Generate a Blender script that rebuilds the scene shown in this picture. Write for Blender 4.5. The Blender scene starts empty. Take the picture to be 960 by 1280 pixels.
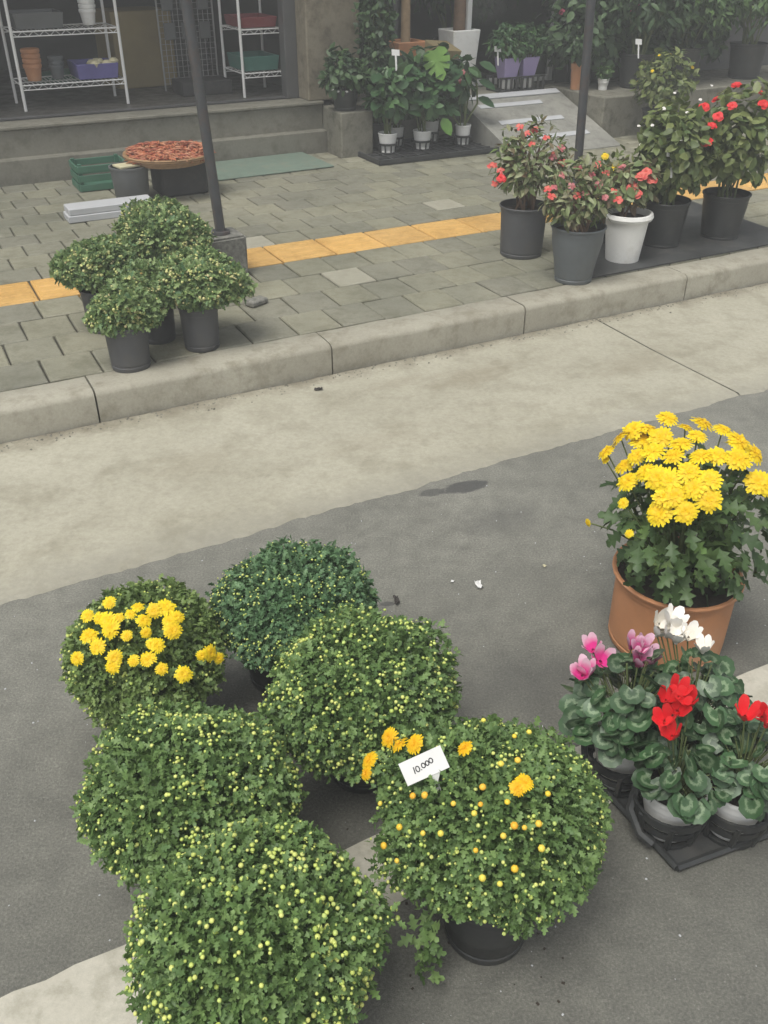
import bpy, bmesh, math, random
import numpy as np
from mathutils import Vector, Matrix, Quaternion
R = math.radians
sc = bpy.context.scene
col = sc.collection

# ------------------------------------------------------------------ camera
cam_d = bpy.data.cameras.new('camera'); cam = bpy.data.objects.new('camera', cam_d); col.objects.link(cam)
cam.location = (0, 0, 1.6); cam.rotation_euler = (R(90 - 32.6), 0, 0)
cam_d.sensor_fit = 'VERTICAL'; cam_d.sensor_height = 24; cam_d.lens = 24 * 1150 / 1280
cam_d.clip_start = 0.02; cam_d.clip_end = 600
sc.camera = cam
# ------------------------------------------------------------------ overcast sky, one soft sun
SUN_EL, SUN_ROT = R(66), R(215)
w = bpy.data.worlds.new('World'); sc.world = w; w.use_nodes = True
nt = w.node_tree; bg = nt.nodes['Background']
sky = nt.nodes.new('ShaderNodeTexSky'); sky.sky_type = 'NISHITA'; sky.sun_disc = False
sky.sun_elevation = SUN_EL; sky.sun_rotation = SUN_ROT; sky.air_density = 1.0; sky.dust_density = 4.0; sky.ozone_density = 1.0
hsv = nt.nodes.new('ShaderNodeHueSaturation'); hsv.inputs['Saturation'].default_value = 0.22
nt.links.new(sky.outputs[0], hsv.inputs['Color']); nt.links.new(hsv.outputs[0], bg.inputs['Color'])
bg.inputs['Strength'].default_value = 0.12
sl = bpy.data.lights.new('sun', 'SUN'); sl.energy = 1.5; sl.angle = R(28); sl.color = (1.0, 0.97, 0.90)
sun = bpy.data.objects.new('sun', sl); col.objects.link(sun)
d = Vector((math.sin(SUN_ROT) * math.cos(SUN_EL), math.cos(SUN_ROT) * math.cos(SUN_EL), math.sin(SUN_EL)))
sun.rotation_euler = d.to_track_quat('Z', 'Y').to_euler(); sun.location = (0, 0, 8)
vs = sc.view_settings; vs.view_transform = 'Standard'; vs.look = 'None'; vs.gamma = 1.0; vs.use_curve_mapping = False
vs.exposure = 0.58

# ------------------------------------------------------------------ street frame: s along the kerb, t towards the shop
ANG = R(27.6); KX, KY = -0.214, 3.556
CA, SA = math.cos(ANG), math.sin(ANG)
def W(s, t, z=0.0): return Vector((KX + s * CA - t * SA, KY + s * SA + t * CA, z))
HAZE = 0.016
PZ = 0.14            # pavement level
FZ = 0.48            # shop floor
EZ = 0.44            # entrance platform

# ------------------------------------------------------------------ materials
def nodes(name):
    m = bpy.data.materials.new(name); m.use_nodes = True
    t = m.node_tree; return m, t, t.nodes['Principled BSDF'], t.links.new
def ramp(t, stops):
    r = t.nodes.new('ShaderNodeValToRGB'); e = r.color_ramp.elements
    while len(e) < len(stops): e.new(0.5)
    for k, (p, c) in enumerate(stops):
        e[k].position = p; e[k].color = (c[0], c[1], c[2], 1) if not isinstance(c, (int, float)) else (c, c, c, 1)
    return r
def noise(t, link, vec, scale, detail=4, rough=0.6):
    n = t.nodes.new('ShaderNodeTexNoise'); n.inputs['Scale'].default_value = scale
    n.inputs['Detail'].default_value = detail; n.inputs['Roughness'].default_value = rough
    if vec is not None: link(vec, n.inputs['Vector'])
    return n
def mix(t, link, a, b, f, mode='MIX'):
    n = t.nodes.new('ShaderNodeMix'); n.data_type = 'RGBA'; n.blend_type = mode
    for s_, v in ((n.inputs[6], a), (n.inputs[7], b), (n.inputs[0], f)):
        if hasattr(v, 'is_output'): link(v, s_)
        elif isinstance(v, (int, float)): s_.default_value = v
        else: s_.default_value = (v[0], v[1], v[2], 1)
    return n.outputs[2]
def bump(t, link, h, b, strength=0.3, dist=0.002):
    n = t.nodes.new('ShaderNodeBump'); n.inputs['Strength'].default_value = strength; n.inputs['Distance'].default_value = dist
    link(h, n.inputs['Height']); link(n.outputs[0], b.inputs['Normal'])

def m_ground(name, dark, light, fine_scale, speck=0.5, rough=(0.6, 0.9), stain=(0.5, 0.5, 0.45), stain_amt=0.5, rnd=False, bstr=0.4, big=1.3):
    """stone / concrete / asphalt: patches, fine grain, stains, all by world position"""
    m, t, b, L = nodes(name)
    pos = t.nodes.new('ShaderNodeNewGeometry').outputs['Position']
    n1 = noise(t, L, pos, big, 5, 0.62); n2 = noise(t, L, pos, fine_scale, 6, 0.75); n3 = noise(t, L, pos, big * 4.3, 5, 0.7)
    r1 = ramp(t, [(0.3, dark), (0.7, light)]); L(n1.outputs[0], r1.inputs[0])
    g = ramp(t, [(0.25, 1 - speck), (0.5, 1.0), (0.78, 1 + speck)]); L(n2.outputs[0], g.inputs[0])
    c = mix(t, L, r1.outputs[0], g.outputs[0], 1.0, 'MULTIPLY')
    sr = ramp(t, [(0.48, 0.0), (0.68, stain_amt)]); L(n3.outputs[0], sr.inputs[0])
    c = mix(t, L, c, tuple(x * y for x, y in zip(dark, stain)), sr.outputs[0])
    if rnd:
        oi = t.nodes.new('ShaderNodeObjectInfo')
        rr = ramp(t, [(0.0, (0.84, 0.84, 0.87)), (0.35, (0.95, 0.95, 0.95)), (0.7, (1.02, 1.01, 0.98)), (1.0, (1.10, 1.09, 1.05))]); L(oi.outputs['Random'], rr.inputs[0])
        c = mix(t, L, c, rr.outputs[0], 1.0, 'MULTIPLY')
    if name == 'gutter_concrete':
        dt = t.nodes.new('ShaderNodeVectorMath'); dt.operation = 'DOT_PRODUCT'; L(pos, dt.inputs[0]); dt.inputs[1].default_value = (-SA, CA, 0)
        nd = noise(t, L, pos, 7, 6, 0.75); ad = t.nodes.new('ShaderNodeMath'); ad.operation = 'MULTIPLY_ADD'; ad.inputs[1].default_value = 0.30; L(nd.outputs[0], ad.inputs[0]); L(dt.outputs['Value'], ad.inputs[2])
        o_ = -KX * SA + KY * CA
        for (f0, f1, cc, am) in ((o_ + .06, o_ + .16, (0.13, 0.11, 0.075), 0.75), (o_ - .80 + .15, o_ - 1.0 + .15, (0.23, 0.22, 0.18), 0.8)):
            mr = t.nodes.new('ShaderNodeMapRange'); mr.inputs['From Min'].default_value = f0; mr.inputs['From Max'].default_value = f1; mr.inputs['To Max'].default_value = am; L(ad.outputs[0], mr.inputs['Value'])
            c = mix(t, L, c, cc, mr.outputs[0])
        for (p, hs, am) in ((W(.52, -.28), (.30, .10), .4), (W(.2, -.2), (.18, .05), .3), (W(-.75, -.45), (.22, .12), .25), (W(-.1, -.6), (.3, .1), .22), (W(1.2, -.5), (.3, .12), .3)):
            mp = t.nodes.new('ShaderNodeMapping'); mp.vector_type = 'TEXTURE'; mp.inputs['Location'].default_value = p; mp.inputs['Rotation'].default_value = (0, 0, ANG); mp.inputs['Scale'].default_value = (hs[0], hs[1], 1); L(pos, mp.inputs['Vector'])
            nn = noise(t, L, mp.outputs[0], 2.2, 6, 0.75); le = t.nodes.new('ShaderNodeVectorMath'); le.operation = 'LENGTH'; L(mp.outputs[0], le.inputs[0])
            a2 = t.nodes.new('ShaderNodeMath'); a2.operation = 'MULTIPLY_ADD'; a2.inputs[1].default_value = 2.6; L(nn.outputs[0], a2.inputs[0]); L(le.outputs['Value'], a2.inputs[2])
            mr = t.nodes.new('ShaderNodeMapRange'); mr.inputs['From Min'].default_value = 1.6; mr.inputs['From Max'].default_value = 2.3; mr.inputs['To Min'].default_value = am; mr.inputs['To Max'].default_value = 0; L(a2.outputs[0], mr.inputs['Value'])
            c = mix(t, L, c, (0.19, 0.16, 0.105), mr.outputs[0])
    L(c, b.inputs['Base Color'])
    q = ramp(t, [(0.35, rough[0]), (0.65, rough[1])]); L(n3.outputs[0], q.inputs[0]); L(q.outputs[0], b.inputs['Roughness'])
    bump(t, L, n2.outputs[0], b, bstr, 0.003)
    return m
def m_plain(name, c, rough=0.5, var=0.12, scale=9, spec=0.5, metal=0.0, dirt=None, bs=0.06):
    m, t, b, L = nodes(name)
    oc = t.nodes.new('ShaderNodeTexCoord').outputs['Object']
    n = noise(t, L, oc, scale, 5, 0.65)
    lo = tuple(x * (1 - var) for x in c); hi = tuple(min(1, x * (1 + var)) for x in c)
    r = ramp(t, [(0.3, lo), (0.7, hi)]); L(n.outputs[0], r.inputs[0]); out = r.outputs[0]
    if dirt:
        n2 = noise(t, L, oc, scale * 0.6, 6, 0.75); dr = ramp(t, [(0.5, 0.0), (0.72, 0.75)]); L(n2.outputs[0], dr.inputs[0])
        out = mix(t, L, out, dirt, dr.outputs[0])
    L(out, b.inputs['Base Color'])
    q = ramp(t, [(0.3, max(0.05, rough - 0.1)), (0.7, min(1, rough + 0.1))]); L(n.outputs[0], q.inputs[0]); L(q.outputs[0], b.inputs['Roughness'])
    b.inputs['Specular IOR Level'].default_value = spec; b.inputs['Metallic'].default_value = metal
    n3 = noise(t, L, oc, scale * 12, 3, 0.6); bump(t, L, n3.outputs[0], b, bs, 0.002)
    return m
def m_leaf(name, cols, rough=0.5, trans=0.2, obj=False):
    m, t, b, L = nodes(name)
    if obj: f = t.nodes.new('ShaderNodeObjectInfo').outputs['Random']
    else: f = t.nodes.new('ShaderNodeNewGeometry').outputs['Random Per Island']
    k = len(cols); r = ramp(t, [(i / max(1, k - 1), c) for i, c in enumerate(cols)]); L(f, r.inputs[0])
    oc = t.nodes.new('ShaderNodeTexCoord').outputs['Object']
    n = noise(t, L, oc, 60 if not obj else 2.5, 3); g = ramp(t, [(0.3, 0.82), (0.7, 1.15)]); L(n.outputs[0], g.inputs[0])
    c = mix(t, L, r.outputs[0], g.outputs[0], 1.0, 'MULTIPLY')
    L(c, b.inputs['Base Color']); b.inputs['Roughness'].default_value = rough; b.inputs['Specular IOR Level'].default_value = 0.35
    if trans:
        tr = t.nodes.new('ShaderNodeBsdfTranslucent'); L(c, tr.inputs['Color'])
        ms = t.nodes.new('ShaderNodeMixShader'); ms.inputs[0].default_value = trans
        L(b.outputs[0], ms.inputs[1]); L(tr.outputs[0], ms.inputs[2]); L(ms.outputs[0], t.nodes['Material Output'].inputs['Surface'])
    return m

M = {}
# asphalt with its own stain marks
def asphalt():
    m, t, b, L = nodes('asphalt')
    pos = t.nodes.new('ShaderNodeNewGeometry').outputs['Position']
    n1 = noise(t, L, pos, 1.1, 5, 0.65); n2 = noise(t, L, pos, 170, 3, 0.85); n4 = noise(t, L, pos, 14, 6, 0.75)
    r1 = ramp(t, [(0.3, (0.126, 0.125, 0.106)), (0.7, (0.186, 0.184, 0.156))]); L(n1.outputs[0], r1.inputs[0])
    g = ramp(t, [(0.3, 0.6), (0.5, 0.95), (0.62, 1.22), (0.74, 1.9)]); L(n2.outputs[0], g.inputs[0])
    c = mix(t, L, r1.outputs[0], g.outputs[0], 1.0, 'MULTIPLY')
    g4 = ramp(t, [(0.35, 0.82), (0.65, 1.14)]); L(n4.outputs[0], g4.inputs[0])
    c = mix(t, L, c, g4.outputs[0], 1.0, 'MULTIPLY')
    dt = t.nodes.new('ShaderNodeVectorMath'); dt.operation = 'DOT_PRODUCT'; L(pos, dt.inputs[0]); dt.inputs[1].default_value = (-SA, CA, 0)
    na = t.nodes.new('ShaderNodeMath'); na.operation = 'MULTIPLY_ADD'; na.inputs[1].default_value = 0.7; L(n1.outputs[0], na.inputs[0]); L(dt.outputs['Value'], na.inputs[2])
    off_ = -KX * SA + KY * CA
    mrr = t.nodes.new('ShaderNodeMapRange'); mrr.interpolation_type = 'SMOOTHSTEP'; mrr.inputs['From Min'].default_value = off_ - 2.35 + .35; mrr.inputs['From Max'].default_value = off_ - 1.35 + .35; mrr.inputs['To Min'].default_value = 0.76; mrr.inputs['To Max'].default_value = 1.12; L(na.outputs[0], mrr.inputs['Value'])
    c = mix(t, L, c, mrr.outputs[0], 1.0, 'MULTIPLY')  # brighter kerbwards, darker roadwards: view-dependent sheen put into the asphalt colour
    v = t.nodes.new('ShaderNodeTexVoronoi'); v.inputs['Scale'].default_value = 34; L(pos, v.inputs['Vector'])
    sp = ramp(t, [(0.0, 0.6), (0.075, 0.0)]); L(v.outputs['Distance'], sp.inputs[0])
    c = mix(t, L, c, (0.36, 0.35, 0.32), sp.outputs[0])
    # spilled stains: (centre, half sizes, rotation, darkness)
    for (p, hs, rot, amt) in ((W(0.02, -1.02), (0.085, 0.034), 0.35, 0.8), (W(-0.10, -1.0), (0.045, 0.022), 0.3, 0.65), (W(0.02, -1.24), (0.12, 0.07), 0.4, 0.34), (W(-0.51, -1.46), (0.022, 0.010), 0.1, 0.7), (W(-0.33, -1.9), (0.16, 0.09), 0.2, 0.3)):
        mp = t.nodes.new('ShaderNodeMapping'); mp.vector_type = 'TEXTURE'
        mp.inputs['Location'].default_value = p; mp.inputs['Rotation'].default_value = (0, 0, rot); mp.inputs['Scale'].default_value = (hs[0], hs[1], 1)
        L(pos, mp.inputs['Vector'])
        nn = noise(t, L, mp.outputs[0], 1.3, 4, 0.7)
        ln = t.nodes.new('ShaderNodeVectorMath'); ln.operation = 'LENGTH'; L(mp.outputs[0], ln.inputs[0])
        ad = t.nodes.new('ShaderNodeMath'); ad.operation = 'MULTIPLY_ADD'; ad.inputs[1].default_value = 1.2; L(nn.outputs[0], ad.inputs[0]); L(ln.outputs['Value'], ad.inputs[2])
        soft = 0.12 if amt > 0.5 else 0.5
        rr = ramp(t, [(0.0, 1.0), (0.5, 0.0)]); 
        e = rr.color_ramp.elements
        mr = t.nodes.new('ShaderNodeMapRange'); mr.inputs['From Min'].default_value = 1.6 - soft; mr.inputs['From Max'].default_value = 1.6 + soft
        mr.inputs['To Min'].default_value = amt; mr.inputs['To Max'].default_value = 0.0; L(ad.outputs[0], mr.inputs['Value'])
        c = mix(t, L, c, (0.045, 0.045, 0.045), mr.outputs[0])
    L(c, b.inputs['Base Color'])
    q = ramp(t, [(0.35, 0.55), (0.65, 0.82)]); L(n4.outputs[0], q.inputs[0]); L(q.outputs[0], b.inputs['Roughness'])
    bump(t, L, n2.outputs[0], b, 0.6, 0.004)
    return m
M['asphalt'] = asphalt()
M['gutter'] = m_ground('gutter_concrete', (0.295, 0.278, 0.212), (0.38, 0.362, 0.285), 60, 0.2, (0.75, 0.95), (0.62, 0.6, 0.55), 0.45, bstr=0.25)
M['kerb'] = m_ground('kerb_concrete', (0.265, 0.248, 0.195), (0.36, 0.342, 0.275), 90, 0.16, (0.75, 0.95), (0.6, 0.58, 0.5), 0.6, bstr=0.3, big=2.4)
M['paver'] = m_ground('paver_concrete', (0.160, 0.160, 0.120), (0.262, 0.252, 0.19), 110, 0.22, (0.55, 0.85), (0.72, 0.7, 0.6), 0.6, rnd=True, big=1.7)
M['paver_pale'] = m_ground('pale_paver', (0.27, 0.26, 0.20), (0.34, 0.325, 0.26), 110, 0.15, (0.6, 0.85), (0.75, 0.72, 0.65), 0.4, big=2)
M['tactile'] = m_ground('tactile_yellow', (0.52, 0.305, 0.085), (0.63, 0.39, 0.13), 80, 0.14, (0.6, 0.85), (0.6, 0.58, 0.6), 0.45, rnd=True, big=2.3)
M['bed'] = m_ground('joint_sand', (0.045, 0.042, 0.032), (0.085, 0.08, 0.06), 150, 0.3, (0.9, 1.0))
M['paint'] = m_ground('road_paint', (0.38, 0.36, 0.295), (0.50, 0.48, 0.405), 120, 0.12, (0.6, 0.8), (0.6, 0.6, 0.55), 0.55, bstr=0.3, big=4)
M['stone'] = m_ground('step_stone', (0.15, 0.145, 0.115), (0.22, 0.21, 0.17), 60, 0.15, (0.7, 0.9), (0.6, 0.6, 0.55), 0.5, big=2.5)
M['pilaster'] = m_ground('pilaster_render', (0.16, 0.14, 0.10), (0.25, 0.22, 0.16), 40, 0.15, (0.8, 0.95), (0.45, 0.42, 0.4), 0.7, big=2.0)
M['block'] = m_ground('rough_block', (0.12, 0.12, 0.105), (0.24, 0.235, 0.205), 55, 0.5, (0.85, 1.0), (0.5, 0.5, 0.5), 0.7, big=9, bstr=0.9)
M['ramp'] = m_ground('ramp_steel', (0.20, 0.20, 0.18), (0.30, 0.295, 0.26), 50, 0.1, (0.45, 0.7), (0.6, 0.58, 0.55), 0.5, big=3)
M['ledge'] = m_ground('ledge_concrete', (0.13, 0.125, 0.10), (0.22, 0.21, 0.165), 60, 0.2, (0.75, 0.95), (0.5, 0.48, 0.42), 0.8, big=3)
M['floor'] = m_ground('shop_floor', (0.06, 0.058, 0.052), (0.095, 0.09, 0.08), 60, 0.1, (0.4, 0.6), big=2)
M['wall_in'] = m_plain('inner_wall', (0.075, 0.073, 0.07), 0.8, 0.2, 2)
M['facade'] = m_plain('facade', (0.30, 0.28, 0.24), 0.85, 0.15, 3, dirt=(0.18, 0.16, 0.13))
M['alu_dark'] = m_plain('dark_aluminium', (0.09, 0.09, 0.09), 0.4, 0.1, 6)
M['alu'] = m_plain('white_aluminium', (0.55, 0.56, 0.55), 0.4, 0.06, 6)
M['wire'] = m_plain('white_wire', (0.75, 0.75, 0.73), 0.4, 0.05, 6)
M['wire_dim'] = m_plain('grey_wire', (0.30, 0.30, 0.29), 0.45, 0.1, 6)
M['pole'] = m_plain('pole_paint', (0.055, 0.058, 0.062), 0.5, 0.2, 12, dirt=(0.10, 0.06, 0.04))
M['black'] = m_plain('black_plastic', (0.032, 0.034, 0.034), 0.45, 0.25, 14, dirt=(0.06, 0.058, 0.05))
M['blackmat'] = m_plain('black_matting', (0.024, 0.024, 0.024), 0.75, 0.3, 14, dirt=(0.055, 0.05, 0.045))
M['wetmat'] = m_plain('dark_sheet', (0.045, 0.047, 0.047), 0.5, 0.35, 7, dirt=(0.10, 0.095, 0.085))
M['greypot'] = m_plain('grey_plastic', (0.10, 0.112, 0.118), 0.5, 0.12, 9, dirt=(0.10, 0.10, 0.09))
M['darkpot'] = m_plain('charcoal_plastic', (0.068, 0.070, 0.074), 0.55, 0.15, 9, dirt=(0.08, 0.075, 0.065))
M['white'] = m_plain('white_plastic', (0.78, 0.78, 0.75), 0.4, 0.05, 8, dirt=(0.55, 0.53, 0.47))
M['terra'] = m_plain('terracotta', (0.46, 0.21, 0.095), 0.7, 0.12, 8, dirt=(0.50, 0.30, 0.18))
M['lilac'] = m_plain('lilac_plastic', (0.40, 0.33, 0.58), 0.45, 0.06, 8)
M['soil'] = m_plain('soil', (0.035, 0.026, 0.018), 0.95, 0.4, 60, bs=0.8)
M['bark'] = m_plain('bark', (0.30, 0.21, 0.12), 0.85, 0.25, 14, bs=0.5)
M['stem'] = m_plain('stem', (0.11, 0.14, 0.05), 0.6, 0.25, 20)
M['redstem'] = m_plain('red_stem', (0.16, 0.10, 0.06), 0.6, 0.25, 20)
M['wicker'] = m_plain('wicker', (0.33, 0.20, 0.10), 0.75, 0.25, 30, bs=0.4)
M['chilli'] = m_leaf('chilli', [(0.26, 0.06, 0.035), (0.42, 0.14, 0.07), (0.46, 0.22, 0.12), (0.20, 0.05, 0.035)], 0.4, 0)
M['bluegrey'] = m_plain('grey_box', (0.10, 0.105, 0.105), 0.6, 0.12, 6)
M['foam'] = m_plain('pale_foam', (0.42, 0.43, 0.44), 0.7, 0.06, 6)
M['mat_green'] = m_plain('green_mat', (0.14, 0.19, 0.15), 0.85, 0.15, 14, dirt=(0.20, 0.20, 0.15), bs=0.4)
M['green_crate'] = m_plain('green_crate', (0.05, 0.14, 0.09), 0.5, 0.15, 6)
M['red_tray'] = m_plain('red_tray', (0.22, 0.045, 0.05), 0.5, 0.15, 6)
M['teal_tray'] = m_plain('teal_tray', (0.05, 0.16, 0.13), 0.5, 0.15, 6)
M['blue_tray'] = m_plain('blue_tray', (0.11, 0.10, 0.28), 0.5, 0.15, 6)
M['card'] = m_plain('cardboard', (0.25, 0.20, 0.10), 0.85, 0.12, 5)
M['cream'] = m_plain('cream_bag', (0.5, 0.46, 0.30), 0.7, 0.15, 12)
M['paper'] = m_plain('paper', (0.66, 0.66, 0.64), 0.7, 0.05, 12)
M['ink'] = m_plain('ink', (0.012, 0.012, 0.014), 0.5, 0.1, 12)
M['dryleaf'] = m_plain('dry_leaf', (0.035, 0.03, 0.025), 0.8, 0.3, 20)
# foliage
M['mum'] = m_leaf('mum_leaf', [(0.080, 0.140, 0.046), (0.140, 0.235, 0.072), (0.215, 0.325, 0.11), (0.11, 0.195, 0.068)], 0.5, 0.28)
M['mum_blue'] = m_leaf('mum_leaf_blue', [(0.064, 0.130, 0.060), (0.110, 0.208, 0.092), (0.165, 0.28, 0.13), (0.082, 0.17, 0.08)], 0.5, 0.28)
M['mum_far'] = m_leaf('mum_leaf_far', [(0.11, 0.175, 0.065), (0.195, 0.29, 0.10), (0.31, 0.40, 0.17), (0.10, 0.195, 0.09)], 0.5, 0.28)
M['mum_yel'] = m_leaf('mum_leaf_yellow', [(0.095, 0.150, 0.045), (0.165, 0.245, 0.07), (0.24, 0.33, 0.11), (0.125, 0.205, 0.065)], 0.5, 0.28)
M['bigmum'] = m_leaf('big_mum_leaf', [(0.036, 0.070, 0.024), (0.068, 0.12, 0.038), (0.048, 0.09, 0.03), (0.085, 0.14, 0.048)], 0.5, 0.15, obj=True)
M['imp'] = m_leaf('impatiens_leaf', [(0.085, 0.125, 0.045), (0.17, 0.22, 0.08), (0.30, 0.34, 0.18), (0.13, 0.085, 0.05), (0.12, 0.175, 0.06)], 0.45, 0.2)
M['rose'] = m_leaf('rose_leaf', [(0.075, 0.11, 0.035), (0.14, 0.18, 0.055), (0.19, 0.22, 0.08), (0.085, 0.13, 0.045)], 0.45, 0.2)
M['house'] = m_leaf('house_leaf', [(0.03, 0.075, 0.03), (0.055, 0.12, 0.045), (0.08, 0.155, 0.055), (0.04, 0.09, 0.038)], 0.4, 0.15)
M['house_o'] = m_leaf('house_leaf_large', [(0.025, 0.06, 0.028), (0.05, 0.11, 0.04), (0.035, 0.08, 0.035)], 0.4, 0.15, obj=True)
M['monstera'] = m_leaf('bright_leaf', [(0.11, 0.24, 0.05), (0.15, 0.28, 0.06)], 0.4, 0.2, obj=True)
M['darkleaf'] = m_leaf('dark_leaf', [(0.024, 0.05, 0.022), (0.045, 0.085, 0.034), (0.075, 0.13, 0.05), (0.036, 0.066, 0.034)], 0.5, 0.15)
M['shrub'] = m_leaf('shrub_leaf', [(0.04, 0.085, 0.03), (0.075, 0.14, 0.045), (0.12, 0.20, 0.065), (0.05, 0.10, 0.04)], 0.5, 0.2)
M['bud'] = m_leaf('bud', [(0.36, 0.47, 0.10), (0.50, 0.58, 0.14), (0.60, 0.63, 0.19), (0.42, 0.54, 0.15)], 0.5, 0)
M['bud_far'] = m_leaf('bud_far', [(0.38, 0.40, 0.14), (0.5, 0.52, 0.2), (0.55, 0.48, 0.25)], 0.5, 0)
M['bud_yellow'] = m_leaf('bud_yellow', [(0.72, 0.58, 0.05), (0.78, 0.40, 0.03), (0.70, 0.64, 0.10)], 0.5, 0, obj=True)
def petal(name, inner, outer):
    m, t, b, L = nodes(name)
    oc = t.nodes.new('ShaderNodeTexCoord').outputs['Object']; ln = t.nodes.new('ShaderNodeVectorMath'); ln.operation = 'LENGTH'; L(oc, ln.inputs[0])
    mr = t.nodes.new('ShaderNodeMapRange'); mr.inputs['From Min'].default_value = 0.2; mr.inputs['From Max'].default_value = 0.95; L(ln.outputs['Value'], mr.inputs['Value'])
    c = mix(t, L, inner, outer, mr.outputs[0])
    ri = t.nodes.new('ShaderNodeNewGeometry').outputs['Random Per Island']; r = ramp(t, [(0, (0.90, 0.86, 0.9)), (.6, (1, 1, 1)), (1, (1.03, 1.05, 1.6))]); L(ri, r.inputs[0])
    c = mix(t, L, c, r.outputs[0], 1.0, 'MULTIPLY')
    oi = t.nodes.new('ShaderNodeObjectInfo'); r2 = ramp(t, [(0, (0.95, 0.91, 0.9)), (1, (1.02, 1.04, 1.1))]); L(oi.outputs['Random'], r2.inputs[0]); c = mix(t, L, c, r2.outputs[0], 1.0, 'MULTIPLY')
    L(c, b.inputs['Base Color']); b.inputs['Roughness'].default_value = 0.55; b.inputs['Specular IOR Level'].default_value = 0.3
    tr = t.nodes.new('ShaderNodeBsdfTranslucent'); L(c, tr.inputs['Color']); ms = t.nodes.new('ShaderNodeMixShader'); ms.inputs[0].default_value = .25
    L(b.outputs[0], ms.inputs[1]); L(tr.outputs[0], ms.inputs[2]); L(ms.outputs[0], t.nodes['Material Output'].inputs['Surface']); return m
M['yellow'] = petal('yellow_petal', (0.88, 0.56, 0.008), (0.90, 0.74, 0.016)); M['amber'] = petal('amber_petal', (0.86, 0.43, 0.007), (0.88, 0.62, 0.012))
M['red'] = m_leaf('red_petal', [(0.62, 0.020, 0.025), (0.72, 0.04, 0.04)], 0.5, 0.15)
M['coral'] = m_leaf('coral_petal', [(0.62, 0.10, 0.08), (0.70, 0.17, 0.13), (0.60, 0.06, 0.06)], 0.5, 0.2)
M['pinkp'] = m_leaf('pink_petal', [(0.55, 0.16, 0.18), (0.62, 0.24, 0.24), (0.50, 0.12, 0.13)], 0.5, 0.2)
M['whitep'] = m_leaf('white_petal', [(0.78, 0.75, 0.70), (0.82, 0.80, 0.76)], 0.5, 0.2)
M['magentad'] = m_leaf('dim_pink_petal', [(0.42, 0.06, 0.12), (0.5, 0.10, 0.16)], 0.5, 0.2)
def cyc_petal(name, base, edge):
    """petal coloured from its throat (z=0) to its rim, as cyclamen are"""
    m, t, b, L = nodes(name)
    oc = t.nodes.new('ShaderNodeTexCoord').outputs['Object']
    sx = t.nodes.new('ShaderNodeSeparateXYZ'); L(oc, sx.inputs[0])
    n = noise(t, L, oc, 70, 3)
    ad = t.nodes.new('ShaderNodeMath'); ad.operation = 'MULTIPLY_ADD'; ad.inputs[1].default_value = 0.012; L(n.outputs[0], ad.inputs[0]); L(sx.outputs['Z'], ad.inputs[2])
    mr = t.nodes.new('ShaderNodeMapRange'); mr.inputs['From Min'].default_value = 0.018; mr.inputs['From Max'].default_value = 0.036; L(ad.outputs[0], mr.inputs['Value'])
    L(mix(t, L, base, edge, mr.outputs[0]), b.inputs['Base Color']); b.inputs['Roughness'].default_value = 0.5
    return m
M['cyc_pink'] = cyc_petal('cyclamen_pink', (0.60, 0.04, 0.25), (0.72, 0.50, 0.58))
M['cyc_mag'] = cyc_petal('cyclamen_magenta', (0.42, 0.05, 0.18), (0.66, 0.42, 0.52))
M['cyc_white'] = cyc_petal('cyclamen_white', (0.76, 0.72, 0.64), (0.82, 0.80, 0.75))
M['cyc_red'] = cyc_petal('cyclamen_red', (0.62, 0.012, 0.02), (0.70, 0.03, 0.035))
def cyc_leaf():
    m, t, b, L = nodes('cyclamen_leaf')
    oc = t.nodes.new('ShaderNodeTexCoord').outputs['Object']
    sb = t.nodes.new('ShaderNodeVectorMath'); sb.operation = 'SUBTRACT'; sb.inputs[1].default_value = (0, 0.45, 0); L(oc, sb.inputs[0])
    ln = t.nodes.new('ShaderNodeVectorMath'); ln.operation = 'LENGTH'; L(sb.outputs[0], ln.inputs[0])
    oi0 = t.nodes.new('ShaderNodeObjectInfo'); va = t.nodes.new('ShaderNodeVectorMath'); va.operation = 'MULTIPLY_ADD'; L(oi0.outputs['Random'], va.inputs[0]); va.inputs[1].default_value = (37, 21, 53); L(oc, va.inputs[2])
    n = noise(t, L, va.outputs[0], 4.5, 5, 0.8)
    ad = t.nodes.new('ShaderNodeMath'); ad.operation = 'MULTIPLY_ADD'; ad.inputs[1].default_value = 0.55; L(n.outputs[0], ad.inputs[0]); L(ln.outputs['Value'], ad.inputs[2])
    r = ramp(t, [(0.20, (0.024, 0.055, 0.022)), (0.42, (0.035, 0.08, 0.03)), (0.49, (0.15, 0.21, 0.12)), (0.55, (0.12, 0.18, 0.095)), (0.60, (0.035, 0.08, 0.03))]); L(ad.outputs[0], r.inputs[0])
    oi = t.nodes.new('ShaderNodeObjectInfo'); rr = ramp(t, [(0, 0.65), (1, 1.3)]); L(oi.outputs['Random'], rr.inputs[0])
    L(mix(t, L, r.outputs[0], rr.outputs[0], 1.0, 'MULTIPLY'), b.inputs['Base Color']); b.inputs['Roughness'].default_value = 0.45
    return m
M['cyc_leaf'] = cyc_leaf()
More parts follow.
